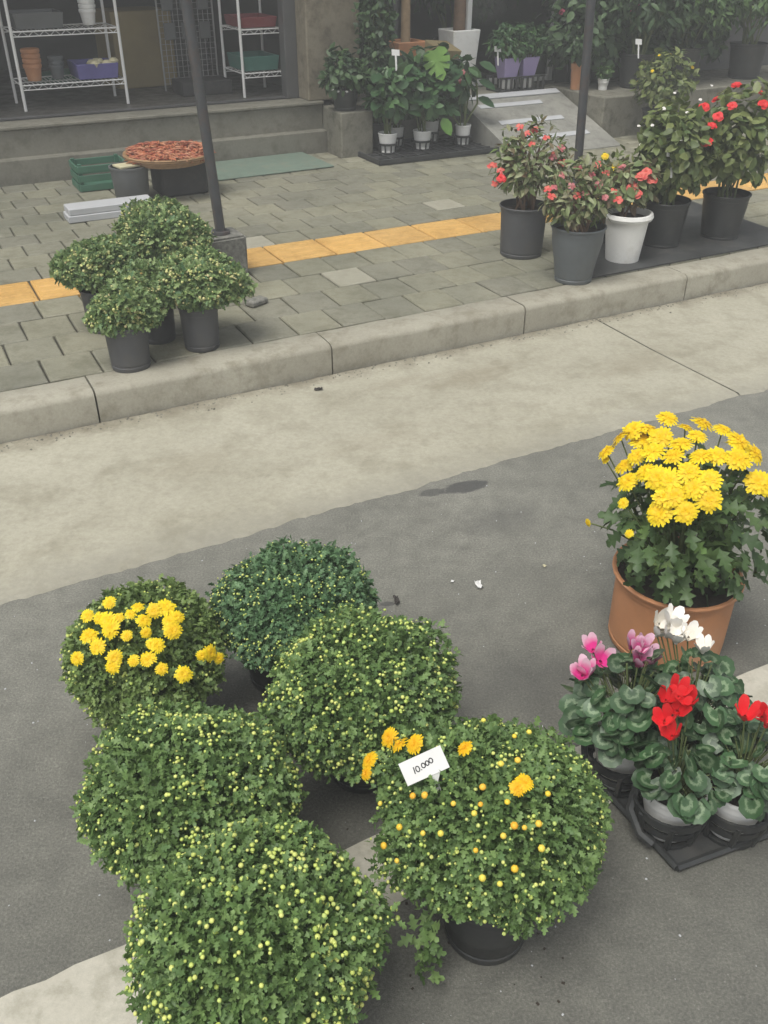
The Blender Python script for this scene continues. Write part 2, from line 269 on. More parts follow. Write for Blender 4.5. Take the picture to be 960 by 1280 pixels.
def glass():
    m, t, b, L = nodes('door_glass')
    b.inputs['Base Color'].default_value = (0.9, 0.95, 0.92, 1); b.inputs['Roughness'].default_value = 0.03
    tr = t.nodes.new('ShaderNodeBsdfTransparent'); tr.inputs[0].default_value = (0.85, 0.9, 0.87, 1)
    gl = t.nodes.new('ShaderNodeBsdfGlossy'); gl.inputs['Roughness'].default_value = 0.05
    fr = t.nodes.new('ShaderNodeFresnel'); fr.inputs[0].default_value = 1.45
    ms = t.nodes.new('ShaderNodeMixShader'); L(fr.outputs[0], ms.inputs[0]); L(tr.outputs[0], ms.inputs[1]); L(gl.outputs[0], ms.inputs[2])
    L(ms.outputs[0], t.nodes['Material Output'].inputs['Surface'])
    return m
M['glass'] = glass()

# ------------------------------------------------------------------ geometry helpers
def tag(o, label=None, cat=None, group=None, kind=None):
    if label: o['label'] = label
    if cat: o['category'] = cat
    if group: o['group'] = group
    if kind: o['kind'] = kind
    return o
def empty(name, loc, rz=0.0, label=None, cat=None, group=None):
    o = bpy.data.objects.new(name, None); col.objects.link(o); o.empty_display_size = 0.05
    o.location = loc; o.rotation_euler = (0, 0, rz)
    return tag(o, label, cat, group)
def link(name, me, parent=None, loc=(0, 0, 0), rot=None, scale=None, kind=None):
    o = bpy.data.objects.new(name, me); col.objects.link(o); o.parent = parent; o.location = loc
    if rot is not None:
        if isinstance(rot, Quaternion): o.rotation_mode = 'QUATERNION'; o.rotation_quaternion = rot
        else: o.rotation_euler = rot
    if scale is not None: o.scale = (scale,) * 3 if isinstance(scale, (int, float)) else scale
    if kind: o['kind'] = kind
    return o
class G:
    def __init__(s): s.v = []; s.f = []
    def add(s, v, f):
        k = len(s.v); s.v += [tuple(p) for p in v]; s.f += [tuple(i + k for i in q) for q in f]; return s
    def box(s, x0, x1, y0, y1, z0, z1):
        return s.add([(x0, y0, z0), (x1, y0, z0), (x1, y1, z0), (x0, y1, z0), (x0, y0, z1), (x1, y0, z1), (x1, y1, z1), (x0, y1, z1)],
                     [(0, 3, 2, 1), (4, 5, 6, 7), (0, 1, 5, 4), (1, 2, 6, 5), (2, 3, 7, 6), (3, 0, 4, 7)])
    def tube(s, pts, rad, n=6, cap=True):
        pts = [Vector(p) for p in pts]; rs = rad if isinstance(rad, (list, tuple)) else [rad] * len(pts)
        vs_, up = [], None
        for i, p in enumerate(pts):
            dd = (pts[min(i + 1, len(pts) - 1)] - pts[max(i - 1, 0)]).normalized()
            if up is None: up = dd.orthogonal().normalized()
            up = (up - dd * up.dot(dd)).normalized(); sd = dd.cross(up)
            for k in range(n):
                a = 2 * math.pi * k / n; vs_.append(p + (up * math.cos(a) + sd * math.sin(a)) * rs[i])
        fs = [(i * n + k, i * n + (k + 1) % n, (i + 1) * n + (k + 1) % n, (i + 1) * n + k) for i in range(len(pts) - 1) for k in range(n)]
        if cap: fs += [tuple(range(n - 1, -1, -1)), tuple((len(pts) - 1) * n + k for k in range(n))]
        return s.add(vs_, fs)
    def lathe(s, prof, n=28, c=(0, 0, 0)):
        vs_ = [(c[0] + r * math.cos(2 * math.pi * k / n), c[1] + r * math.sin(2 * math.pi * k / n), c[2] + z) for r, z in prof for k in range(n)]
        fs = [(i * n + k, i * n + (k + 1) % n, (i + 1) * n + (k + 1) % n, (i + 1) * n + k) for i in range(len(prof) - 1) for k in range(n)]
        return s.add(vs_, fs)
    def mesh(s, name, mat, bevel=0, smooth=False, sharp=None, seg=1):
        me = bpy.data.meshes.new(name); me.from_pydata(s.v, [], s.f)
        if bevel:
            bm = bmesh.new(); bm.from_mesh(me)
            es = [e for e in bm.edges if len(e.link_faces) == 2 and e.calc_face_angle(0) > 0.5]
            bmesh.ops.bevel(bm, geom=es, offset=bevel, segments=seg, affect='EDGES', clamp_overlap=True); bm.to_mesh(me); bm.free()
        me.materials.append(M[mat])
        if smooth:
            me.polygons.foreach_set('use_smooth', [True] * len(me.polygons)); me.set_sharp_from_angle(angle=R(sharp or 40))
        me.update(); return me
    def obj(s, name, mat, parent=None, loc=(0, 0, 0), rot=None, kind=None, **k):
        return link(name, s.mesh(name, mat, **k), parent, loc, rot, None, kind)

# ---- leaf templates: x sideways, y from stalk (0) to tip (1), z up
def sym(half, mids, tris):
    """half: right outline from base to tip; mids: midrib points; tris index: outline i>=0, midrib -1,-2"""
    n = len(half); v = [(x, y, z) for x, y, z in half] + [(-x, y, z) for x, y, z in half[1:-1]] + list(mids)
    mi = lambda k, side: (n + n - 2 + (-k - 1)) if k < 0 else (k if side > 0 or k in (0, n - 1) else n + k - 1)
    f = []
    for tr in tris:
        f.append(tuple(mi(k, 1) for k in tr)); f.append(tuple(mi(k, -1) for k in reversed(tr)))
    return np.array(v, float), f
LEAF_MUM = sym([(0, 0, 0), (.07, .16, .02), (.30, .34, .07), (.13, .42, .05), (.35, .66, .04), (.14, .70, .02), (.15, .90, -.06), (0, 1, -.14)],
               [(0, .38, -.01), (0, .72, -.04)], [(0, 1, -1), (1, 2, -1), (2, 3, -1), (3, -2, -1), (3, 4, -2), (4, 5, -2), (5, 6, -2), (6, 7, -2)])
LEAF_LANCE = sym([(0, 0, 0), (.13, .22, .04), (.19, .48, .04), (.12, .78, -.04), (0, 1, -.14)], [(0, .45, 0)], [(0, 1, -1), (1, 2, -1), (2, 3, -1), (3, 4, -1)])
LEAF_OVAL = sym([(0, 0, 0), (.22, .18, .05), (.30, .45, .05), (.20, .78, -.02), (0, 1, -.10)], [(0, .45, 0)], [(0, 1, -1), (1, 2, -1), (2, 3, -1), (3, 4, -1)])
def strip_mesh(name, tpl, mat):
    me = bpy.data.meshes.new(name); me.from_pydata([tuple(p) for p in tpl[0]], [], tpl[1]); me.materials.append(M[mat])
    me.polygons.foreach_set('use_smooth', [True] * len(me.polygons)); me.update(); return me
def bulk(name, blocks, mat, parent=None, kind=None, smooth=False, loc=(0, 0, 0)):
    """blocks: list of (verts Nx3, faces list) or (verts KxNx3, faces) repeated K times -> one mesh, quickly"""
    V, LI, LT = [], [], []; off = 0
    for v, f in blocks:
        v = np.asarray(v, float)
        if v.ndim == 2: v = v[None]
        k, n, _ = v.shape
        flat = np.array([i for q in f for i in q]); lt = np.array([len(q) for q in f])
        V.append(v.reshape(-1, 3)); LI.append((flat[None] + (off + n * np.arange(k))[:, None]).ravel()); LT.append(np.tile(lt, k)); off += n * k
    V = np.concatenate(V); LI = np.concatenate(LI).astype(np.int32); LT = np.concatenate(LT).astype(np.int32)
    me = bpy.data.meshes.new(name); me.vertices.add(len(V)); me.vertices.foreach_set('co', V.astype(np.float32).ravel())
    me.loops.add(len(LI)); me.loops.foreach_set('vertex_index', LI)
    me.polygons.add(len(LT)); ls = np.concatenate([[0], np.cumsum(LT)[:-1]]).astype(np.int32)
    me.polygons.foreach_set('loop_start', ls); me.polygons.foreach_set('loop_total', LT)
    if smooth: me.polygons.foreach_set('use_smooth', [True] * len(LT))
    me.update(calc_edges=True); me.validate(); me.materials.append(M[mat])
    return link(name, me, parent, loc, kind=kind)
def nrm(a): return a / np.maximum(np.linalg.norm(a, axis=-1, keepdims=True), 1e-9)
def place(tpl, P, D, N, S):
    """leaf template at P, tip along D, face N, size S"""
    D = nrm(D); X = nrm(np.cross(D, N)); Nn = np.cross(X, D)
    v = tpl[0]
    return (P[:, None] + S[:, None, None] * (v[None, :, 0:1] * X[:, None] + v[None, :, 1:2] * D[:, None] + v[None, :, 2:3] * Nn[:, None])), tpl[1]
def dirs(rng, n, zmin=-0.6):
    z = rng.uniform(zmin, 1, n); a = rng.uniform(0, 2 * np.pi, n); r = np.sqrt(np.maximum(0, 1 - z * z))
    return np.stack([r * np.cos(a), r * np.sin(a), z], 1)
def lump(rng, k, amp, sharp):
    U = dirs(rng, k, -0.5); Aa = rng.uniform(-amp, amp, k)
    return lambda d_: 1 + (Aa[None] * np.exp(sharp * (d_ @ U.T - 1))).sum(1)
def shell(rng, n, rad, lumpf, lo=0.82, hi=1.03, zmin=-0.6):
    d_ = dirs(rng, n, zmin); k = rng.uniform(lo ** 2, hi ** 2, n) ** 0.5 * lumpf(d_)
    rz = np.where(d_[:, 2] > 0, rad[1], rad[2])
    P = d_ * k[:, None] * np.stack([np.full(n, rad[0]), np.full(n, rad[0]), rz], 1)
    Nn = nrm(d_ / np.stack([np.full(n, rad[0]), np.full(n, rad[0]), rz], 1))
    return P, Nn
def leaves(rng, P, Nn, size, tpl, spread=0.6, droop=0.25, up=0.5, jit=0.4, var=0.35, out=0.45):
    n = len(P); T = nrm(np.cross(Nn, rng.normal(size=(n, 3))))
    D = T * spread + Nn * out + np.array([0, 0, -droop]) + rng.normal(size=(n, 3)) * 0.15
    N2 = Nn * 0.75 + np.array([0, 0, up]) + rng.normal(size=(n, 3)) * jit
    return place(tpl, P, D, N2, size * rng.uniform(1 - var, 1 + var, n))
# icosphere-like bud
def bud_tpl(n=7):
    v = [(0, 0, -0.7)] + [(.8 * math.cos(a), .8 * math.sin(a), -.45) for a in [2 * math.pi * k / n for k in range(n)]] + [(math.cos(a), math.sin(a), .1) for a in [2 * math.pi * k / n for k in range(n)]] + [(.65 * math.cos(a), .65 * math.sin(a), .65) for a in [2 * math.pi * k / n for k in range(n)]] + [(0, 0, .8)]
    f = [(0, 1 + (k + 1) % n, 1 + k) for k in range(n)]
    for r_ in range(2): f += [(1 + r_ * n + k, 1 + r_ * n + (k + 1) % n, 1 + (r_ + 1) * n + (k + 1) % n, 1 + (r_ + 1) * n + k) for k in range(n)]
    f += [(1 + 2 * n + k, 1 + 2 * n + (k + 1) % n, 3 * n + 1) for k in range(n)]
    return np.array(v, float), f
BUD = bud_tpl()
CORE = (lambda n, m: (np.array([(math.sin(math.pi * (i + .001) / m) * math.cos(2 * math.pi * k / n), math.sin(math.pi * (i + .001) / m) * math.sin(2 * math.pi * k / n), math.cos(math.pi * i / m)) for i in range(m + 1) for k in range(n)]), [(i * n + k, (i + 1) * n + k, (i + 1) * n + (k + 1) % n, i * n + (k + 1) % n) for i in range(m) for k in range(n)]))(12, 8)

# ---- flowers (unit radius 1, facing +z)
def daisy(name, mat, rings, seed=1, width=0.115, centre=True):
    rng = random.Random(seed); g = G()
    for (r0, r1, n, z0, z1, tilt) in rings:
        for k in range(n):
            a = 2 * math.pi * (k + rng.uniform(-.3, .3)) / n; L = r1 * rng.uniform(.86, 1.08); wv = width * rng.uniform(.8, 1.2)
            c, s_ = math.cos(a), math.sin(a); zt = z1 + rng.uniform(-.08, .08)
            P = []
            for (q, ww, zz) in ((r0, .35, z0), (r0 + (L - r0) * .55, 1.0, z0 + (zt - z0) * .5 + tilt), (L * .94, .8, zt), (L * 1.02, .3, zt - .03)):
                for sg in (-1, 1): P.append((q * c - sg * ww * wv * s_, q * s_ + sg * ww * wv * c, zz))
            g.add(P, [(0, 2, 3, 1), (2, 4, 5, 3), (4, 6, 7, 5)])
    if centre: g.lathe([(0.001, .22), (.12, .2), (.2, .10), (.15, -.05)], 10)
    return g.mesh(name, mat, smooth=True, sharp=60)
MUMRINGS = [(.1, 1.0, 21, .02, -.05, .07), (.1, .88, 19, .08, .08, .09), (.08, .68, 16, .13, .19, .09), (.05, .48, 12, .17, .26, .06), (.03, .28, 8, .2, .30, .03)]
FL_Y = [daisy('yellow_flower', 'yellow', MUMRINGS, k) for k in (1, 2, 3)]
FL_A = [daisy('amber_flower', 'amber', MUMRINGS, k) for k in (4, 5)]
FIVE = [(.05, 1.0, 5, .05, .02, .12)]
def five(name, mat, seed): return daisy(name, mat, FIVE, seed, 0.42, True)
FL_C = [five('coral_flower', 'coral', k) for k in (6, 7)]; FL_P = [five('pink_flower', 'pinkp', 8)]; FL_W = [five('white_flower', 'whitep', 9)]
FL_M = [five('dim_pink_flower', 'magentad', 10)]
ROSE = [(.05, 1.0, 6, .0, .22, .15), (.05, .8, 6, .1, .42, .2), (.04, .5, 5, .2, .5, .15)]
FL_R = [daisy('red_flower', 'red', ROSE, 11, .45), daisy('coral_geranium', 'coral', ROSE, 12, .45)]
BUD_ME = {}
def bud_mesh(mat):
    if mat not in BUD_ME:
        me = bpy.data.meshes.new('bud'); me.from_pydata([tuple(p) for p in BUD[0]], [], BUD[1]); me.materials.append(M[mat])
        me.polygons.foreach_set('use_smooth', [True] * len(me.polygons)); BUD_ME[mat] = me
    return BUD_ME[mat]
def face(n): return Vector(n).to_track_quat('Z', 'Y')

# ---- pots
POTS = {}
def pot_mesh(kind, r0, r1, h):
    key = (kind, r0, r1, h)
    if key in POTS: return POTS[key]
    g = G(); t = 0.004
    if kind == 'roll':      # thick rolled rim
        pr = [(0.001, 0), (r0 * .93, 0), (r0, .006), (r1 * .94, h - .035), (r1 * 1.06, h - .032), (r1 * 1.12, h - .018), (r1 * 1.08, h - .002), (r1 * .98, h), (r1 * .9, h - .012), (r1 * .86, h * .6), (r0 * .9, .012), (0.001, .012)]
    elif kind == 'band':    # tall collar like clay pots
        pr = [(0.001, 0), (r0 * .95, 0), (r0, .005), (r1 * .9, h * .76), (r1 * .92, h * .77), (r1 * .99, h * .775), (r1, h - .004), (r1 - .006, h), (r1 - .012, h - .004), (r1 * .84, h * .7), (r0 * .85, .02), (0.001, .02)]
    else:                   # nursery pot: lipped rim and a foot groove
        pr = [(0.001, 0.004), (r0 * .8, 0.004), (r0 * .86, 0), (r0 * .97, 0), (r0, .006), (r0 * 1.005, .018), (r0 * .985, .020), (r0 * .985, .026), (r0 * 1.01, .028),
              (r1 * .945, h - .030), (r1 * .965, h - .029), (r1 * .97, h - .012), (r1 * 1.02, h - .010), (r1 * 1.03, h - .004), (r1 * 1.01, h), (r1 * .965, h - .001), (r1 * .95, h - .012), (r1 * .93, h * .7), (r0 * .93, .012), (0.001, .012)]
    g.lathe(pr, 32); POTS[key] = g; return g
POTM = {}
def pot(parent, kind, r0, r1, h, mat, soil=True, fill=0.88):
    key = (kind, r0, r1, h, mat)
    if key not in POTM: POTM[key] = pot_mesh(kind, r0, r1, h).mesh('pot', mat, smooth=True, sharp=35)
    p = link('pot', POTM[key], parent)
    if soil:
        g = G(); rr = (r0 + (r1 - r0) * fill) * .94; n = 18; rng = random.Random(3)
        vs_ = [(0, 0, h * fill + .006)] + [(rr * q * math.cos(2 * math.pi * k / n), rr * q * math.sin(2 * math.pi * k / n), h * fill + (rng.uniform(-.004, .006) if q < 1 else 0)) for q in (.5, 1.0) for k in range(n)]
        g.add(vs_, [(0, 1 + k, 1 + (k + 1) % n) for k in range(n)] + [(1 + k, 1 + n + k, 1 + n + (k + 1) % n, 1 + (k + 1) % n) for k in range(n)])
        g.obj('soil', 'soil', parent)
    return p
def flower(parent, meshes, rng, p, n, size, name='flower'):
    q = face(n) @ Quaternion((0, 0, 1), rng.uniform(0, 6.28))
    return link(name, meshes[int(rng.integers(len(meshes)))], parent, p, q, size * rng.uniform(.88, 1.12))

# =================================================================== SETTING
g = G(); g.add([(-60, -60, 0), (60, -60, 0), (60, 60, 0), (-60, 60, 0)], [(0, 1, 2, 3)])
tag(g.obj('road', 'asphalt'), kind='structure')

def street_obj(name): o = empty(name, W(0, 0, 0), ANG); return tag(o, kind='structure')
# gutter: cast concrete slabs with a ragged road-side edge
gut = street_obj('gutter')
rng0 = random.Random(5)
for (s0, s1) in ((-8.2, -4.66), (-4.64, -1.64), (-1.62, 1.368), (1.375, 4.36), (4.375, 9)):
    n = max(24, int((s1 - s0) / 0.022)); vs_, fs = [], []
    wob = 0
    for k in range(n + 1):
        s_ = s0 + (s1 - s0) * k / n; wob = wob * .75 + rng0.uniform(-.007, .007)
        e = -0.94 + wob + .006 * math.sin(s_ * 2.1 + 1) + .012 * s_
        vs_ += [(s_, -0.011 + wob * .5, 0.016), (s_, -0.4, 0.006), (s_, e + .01, 0.007), (s_, e - .004, 0.0005)]
    for k in range(n):
        for j in range(3): fs.append((4 * k + j, 4 * k + j + 1, 4 * k + 5 + j, 4 * k + 4 + j))
    g = G(); g.add(vs_, [tuple(reversed(f)) for f in fs]); g.obj('concrete_slab', 'gutter', gut)
g = G().box(-8.2, 9, -.9, -.01, 0.001, 0.0035); g.obj('joint_bed', 'ledge', gut)
# kerb stones, 1 m each
kerb = street_obj('kerb')
km = []
for v in range(3):
    rr = random.Random(40 + v); g = G(); n = 10; prof = [(0, -.06), (0, .118), (.006, .132), (.02, .1395), (.085, .141), (.158, .140), (.166, .134), (.166, -.06)]
    for k in range(n + 1):
        g.v += [(.003 + .960 * k / n, y + (rr.uniform(-.002, .002) if 0 < k < n else 0), z + rr.uniform(-.0015, .0015)) for y, z in prof]
    m_ = len(prof)
    g.f += [(k * m_ + j, k * m_ + j + 1, (k + 1) * m_ + j + 1, (k + 1) * m_ + j) for k in range(n) for j in range(m_ - 1)]
    g.f += [tuple(range(m_)), tuple(n * m_ + j for j in range(m_ - 1, -1, -1))]
    g.f = [tuple(reversed(f)) for f in g.f]
    km.append(g.mesh('kerb_stone', 'kerb', smooth=True, sharp=50))
for k in range(-7, 9): link('kerb_stone', km[k % 3], kerb, (k * .967, rng0.uniform(-.003, .003), rng0.uniform(-.002, .002)))
# pavement
pav = street_obj('pavement')
G().box(-8, 9, .15, 3.62, -.05, PZ - .018).obj('sand_bed', 'bed', pav)
def tile_mesh(name, mat, w_, d_, seed, ribs=False):
    rr = random.Random(seed); c = .005; h = .05; g = G(); j = lambda: rr.uniform(-.0015, .0015)
    x, y = w_ / 2, d_ / 2
    g.v = [(-x, -y, -h), (x, -y, -h), (x, y, -h), (-x, y, -h), (-x + j(), -y + j(), -c), (x + j(), -y + j(), -c), (x + j(), y + j(), -c), (-x + j(), y + j(), -c), (-x + c, -y + c, j() * .4), (x - c, -y + c, j() * .4), (x - c, y - c, j() * .4), (-x + c, y - c, j() * .4)]
    for a in (0, 4):
        for k in range(4): g.f.append((a + k, a + (k + 1) % 4, a + 4 + (k + 1) % 4, a + 4 + k))
    g.f.append((8, 9, 10, 11))
    if ribs:
        for k in range(4):
            yc = -y + d_ * (k + .5) / 4; a, b_ = .017, .011
            g.add([(-x + .012, yc - a, .0), (x - .012, yc - a, .0), (x - .012, yc + a, .0), (-x + .012, yc + a, .0), (-x + .018, yc - b_, .005), (x - .018, yc - b_, .005), (x - .018, yc + b_, .005), (-x + .018, yc + b_, .005)],
                  [(4, 5, 6, 7), (0, 1, 5, 4), (1, 2, 6, 5), (2, 3, 7, 6), (3, 0, 4, 7)])
    return g.mesh(name, mat)
rows = [(.17 + .235 * k, .235) for k in range(4)] + [(1.425 + .205 * k, .205) for k in range(10)]
PW = .205
pm = {d_: [tile_mesh('paver', 'paver', PW - .008, d_ - .010, 60 + v, ) for v in range(4)] for d_ in (.235, .205)}
pm_pale = {d_: tile_mesh('paver', 'paver_pale', PW - .010, d_ - .011, 77) for d_ in (.235, .205)}
cand = []
fwd = Vector((0, math.cos(R(32.6)), -math.sin(R(32.6))))
for ri, (t0, d_) in enumerate(rows):
    offs = (.338 if ri == 2 else (.338 + PW / 2 if ri % 2 else .338)) if ri < 4 else (.334 + (PW / 2 if ri % 2 else 0))
    for k in range(-22, 30):
        s_ = offs + PW * k + PW / 2; tc = t0 + d_ / 2
        p = W(s_, tc, PZ); dep = (p - Vector((0, 0, 1.6))).dot(fwd)
        cand.append((dep, abs(p.x) / dep < .50, s_, tc, d_, (ri, k)))
vis = sorted([c for c in cand if c[1]])[:296]
visk = {c[5] for c in vis}
restV = {}
for dep, ok, s_, tc, d_, key in cand:
    loc = (s_, tc, PZ + rng0.uniform(-.003, .0015)); rot = (rng0.uniform(-.006, .006), rng0.uniform(-.006, .006), rng0.uniform(-.012, .012))
    if key in visk:
        pale = key in ((2, 0), (5, 5), (4, -1))
        me = pm_pale[d_] if pale else pm[d_][rng0.randrange(4)]
        o = link('paver', me, pav, loc, rot)
        if pale: o['label'] = 'paler replacement paving block'
    else:
        restV.setdefault(d_, []).append(np.array([v.co for v in pm[d_][0].vertices]) + np.array(loc))
bl = [(np.stack(v), [tuple(p.vertices) for p in pm[d_][0].polygons]) for d_, v in restV.items()]
bulk('far_pavers', bl, 'paver', pav, kind='stuff')
tm = [tile_mesh('tactile_tile', 'tactile', .291, .298, 90 + v, True) for v in range(2)]
for k in range(-20, 24): link('tactile_tile', tm[k % 2], pav, (.245 + .302 * k + .15, 1.110 + .155, PZ + rng0.uniform(-.001, .003)), (0, 0, rng0.uniform(-.008, .008)))
# painted edge line on the road
ln = street_obj('road_line')
n = 260; vs_, fs = [], []
for k in range(n + 1):
    s_ = -7 + 14 * k / n; vs_ += [(s_, -2.295 + rng0.uniform(-.004, .004), .004), (s_, -2.135 + rng0.uniform(-.004, .004), .004)]
fs = [(2 * k, 2 * k + 2, 2 * k + 3, 2 * k + 1) for k in range(n)]
g = G(); g.add(vs_, fs); g.obj('painted_stripe', 'paint', ln)

# =================================================================== SHOP BUILDING
B = empty('shop_building', W(0, 0, 0), ANG, 'plant shop front with stone step, grey pilaster and dark open interior', 'building')
def bpart(name, mat, x0, x1, y0, y1, z0, z1, bevel=.004): return G().box(x0, x1, y0, y1, z0, z1).obj(name, mat, B, bevel=bevel)
bpart('lower_step', 'stone', -6, 1.60, 3.52, 3.70, 0.0, .285, .006)
bpart('plinth', 'stone', -6, 1.60, 3.60, 6.6, .02, .455, .004)
bpart('sill', 'stone', -6, 1.605, 3.575, 3.80, .457, FZ, .006)
bpart('floor', 'floor', -6, 1.60, 3.802, 6.6, .457, FZ - .004, 0)
bpart('entrance_platform', 'stone', 1.603, 3.70, 3.50, 6.6, .0, EZ, .006)
bpart('pilaster', 'pilaster', 1.50, 1.93, 3.62, 3.95, FZ - .002, 3.2, .008)
bpart('back_wall', 'wall_in', -6, 8, 6.6, 6.75, 0, 3.2, 0)
bpart('side_wall', 'wall_in', -6.15, -6, 3.62, 6.75, 0, 3.2, 0)
bpart('side_wall', 'wall_in', 1.60, 1.72, 3.952, 6.6, FZ, 3.0, 0)
bpart('side_wall', 'facade', 8, 8.15, 3.62, 6.75, 0, 3.2, 0)
bpart('front_wall', 'alu_dark', 3.98, 8, 3.75, 3.92, 0, 2.35, .005)
bpart('fascia', 'facade', -6, 8, 3.60, 3.95, 2.35, 3.2, .01)
bpart('ceiling', 'wall_in', -6, 8, 3.955, 6.6, 2.9, 3.0, 0)
bpart('roof', 'facade', -6.2, 8.2, 3.3, 6.8, 3.205, 3.4, .01)
bpart('door_jamb', 'alu_dark', 1.40, 1.498, 3.80, 3.90, FZ, 2.35, .004)
bpart('door_jamb', 'alu_dark', -2.1, -2.0, 3.80, 3.90, FZ, 2.35, .004)
bpart('door_track', 'alu_dark', -6, 1.40, 3.83, 3.88, FZ - .001, FZ + .012, .002)
# glass entrance door standing closed beside the platform
dr = G()
y0, y1 = 3.86, 3.90
for (a, b_, c, d_) in ((3.86, 3.91, EZ + .01, 2.3), (3.02, 3.06, EZ + .01, 2.3)): dr.box(a, b_, y0, y1, c, d_)
dr.box(3.062, 3.858, y0 + .002, y1 - .002, EZ + .012, EZ + .06); dr.box(3.062, 3.858, y0 + .002, y1 - .002, 2.24, 2.298)
do = dr.obj('glass_door', 'alu', B, bevel=.003)
G().box(3.055, 3.865, 3.876, 3.884, EZ + .055, 2.245).obj('pane', 'glass', do)
gh = G().tube([(3.12, 3.85, 1.3), (3.12, 3.82, 1.3), (3.12, 3.82, 1.6), (3.12, 3.85, 1.6)], .01, 8); gh.obj('door_handle', 'alu', do, smooth=True)
for sx in (2.05, 2.55): bpart('window_post', 'alu_dark', sx, sx + .045, 4.25, 4.29, EZ, 2.35, .003)
# ramp with grip strips
rp = empty('access_ramp', W(2.72, 2.62, PZ), ANG, 'grey sloping ramp with pale grip strips up to the entrance', 'ramp')
rl, rh = .88, EZ - PZ
g = G(); g.add([(0, 0, .004), (.98, 0, .004), (.98, rl, rh), (0, rl, rh), (0, 0, -.002), (.98, 0, -.002), (.98, rl, -.002), (0, rl, -.002)], [(0, 1, 2, 3), (4, 7, 6, 5), (0, 4, 5, 1), (1, 5, 6, 2), (2, 6, 7, 3), (3, 7, 4, 0)])
g.obj('deck', 'ramp', rp)
sm = G().box(-.30, .30, -.028, .028, 0, .006).mesh('grip_strip', 'foam', bevel=.002)
for (cx, q) in ((.40, .80), (.44, .52), (.52, .25)):
    link('grip_strip', sm, rp, (cx, rl * q, .004 + (rh - .004) * q + .001), (math.atan2(rh, rl), 0, 0))
link('nosing', G().box(-.47, .47, -.035, .035, 0, .012).mesh('nosing', 'foam', bevel=.003), rp, (.49, rl * .955, .004 + (rh - .004) * .955), (math.atan2(rh, rl), 0, 0))
# ledge beside the ramp
G2 = G().box(0, 3.6, 0, .83, -.02, EZ + .01 - PZ)
tag(G2.obj('concrete_ledge', 'ledge', None, W(3.715, 2.90, PZ), (0, 0, ANG), bevel=.01), 'stained low concrete ledge beside the ramp', 'ledge')
# pedestal by the pilaster
G2 = G().box(-.13, .13, -.13, .13, -.01, .31)
tag(G2.obj('stone_pedestal', 'ledge', None, W(1.70, 3.34, PZ), (0, 0, ANG), bevel=.008), 'square grey stone pedestal below the pilaster', 'pedestal')

# awning poles with rough concrete feet
def pole(s_, t_, label, lab2, lean):
    lx, ly = -lean * CA, lean * SA
    b_ = empty('awning_pole', W(s_, t_, PZ + .20), ANG, label, 'pole', 'awning poles along the pavement')
    G().tube([(0, 0, -.02), (lx * 2.3, ly * 2.3, 2.3)], .0245, 14).obj('shaft', 'pole', b_, smooth=True)
    G().lathe([(.001, .014), (.042, .014), (.044, .008), (.044, 0), (.001, 0)], 16).obj('collar', 'pole', b_, smooth=True)
    G().tube([(lx * 2.28, ly * 2.28, 2.28), (lx * 2.28, 1.2, 2.45), (lx * 2.28, 2.50, 2.62)], .022, 10).obj('awning_rail', 'pole', b_, smooth=True)
    g = G().box(-.095, .095, -.09, .09, 0, .20); me = g.mesh('concrete_block', 'block', bevel=.012, seg=2)
    rr = random.Random(int(s_ * 10)); 
    for v in me.vertices: v.co += Vector((rr.uniform(-.004, .004), rr.uniform(-.004, .004), rr.uniform(-.003, .003) if v.co.z > .02 else 0))
    o = link('concrete_block', me, None, W(s_, t_, PZ), (0, 0, ANG + .05)); tag(o, lab2, 'block', 'concrete feet of the awning poles')
pole(-.085, 1.075, 'dark grey awning pole rising behind the green budded bushes', 'rough concrete block under the pole behind budded bushes', .055)
pole(2.085, 1.12, 'dark grey awning pole rising behind the coral flowers', 'rough concrete block under the pole behind coral flowers', .03)

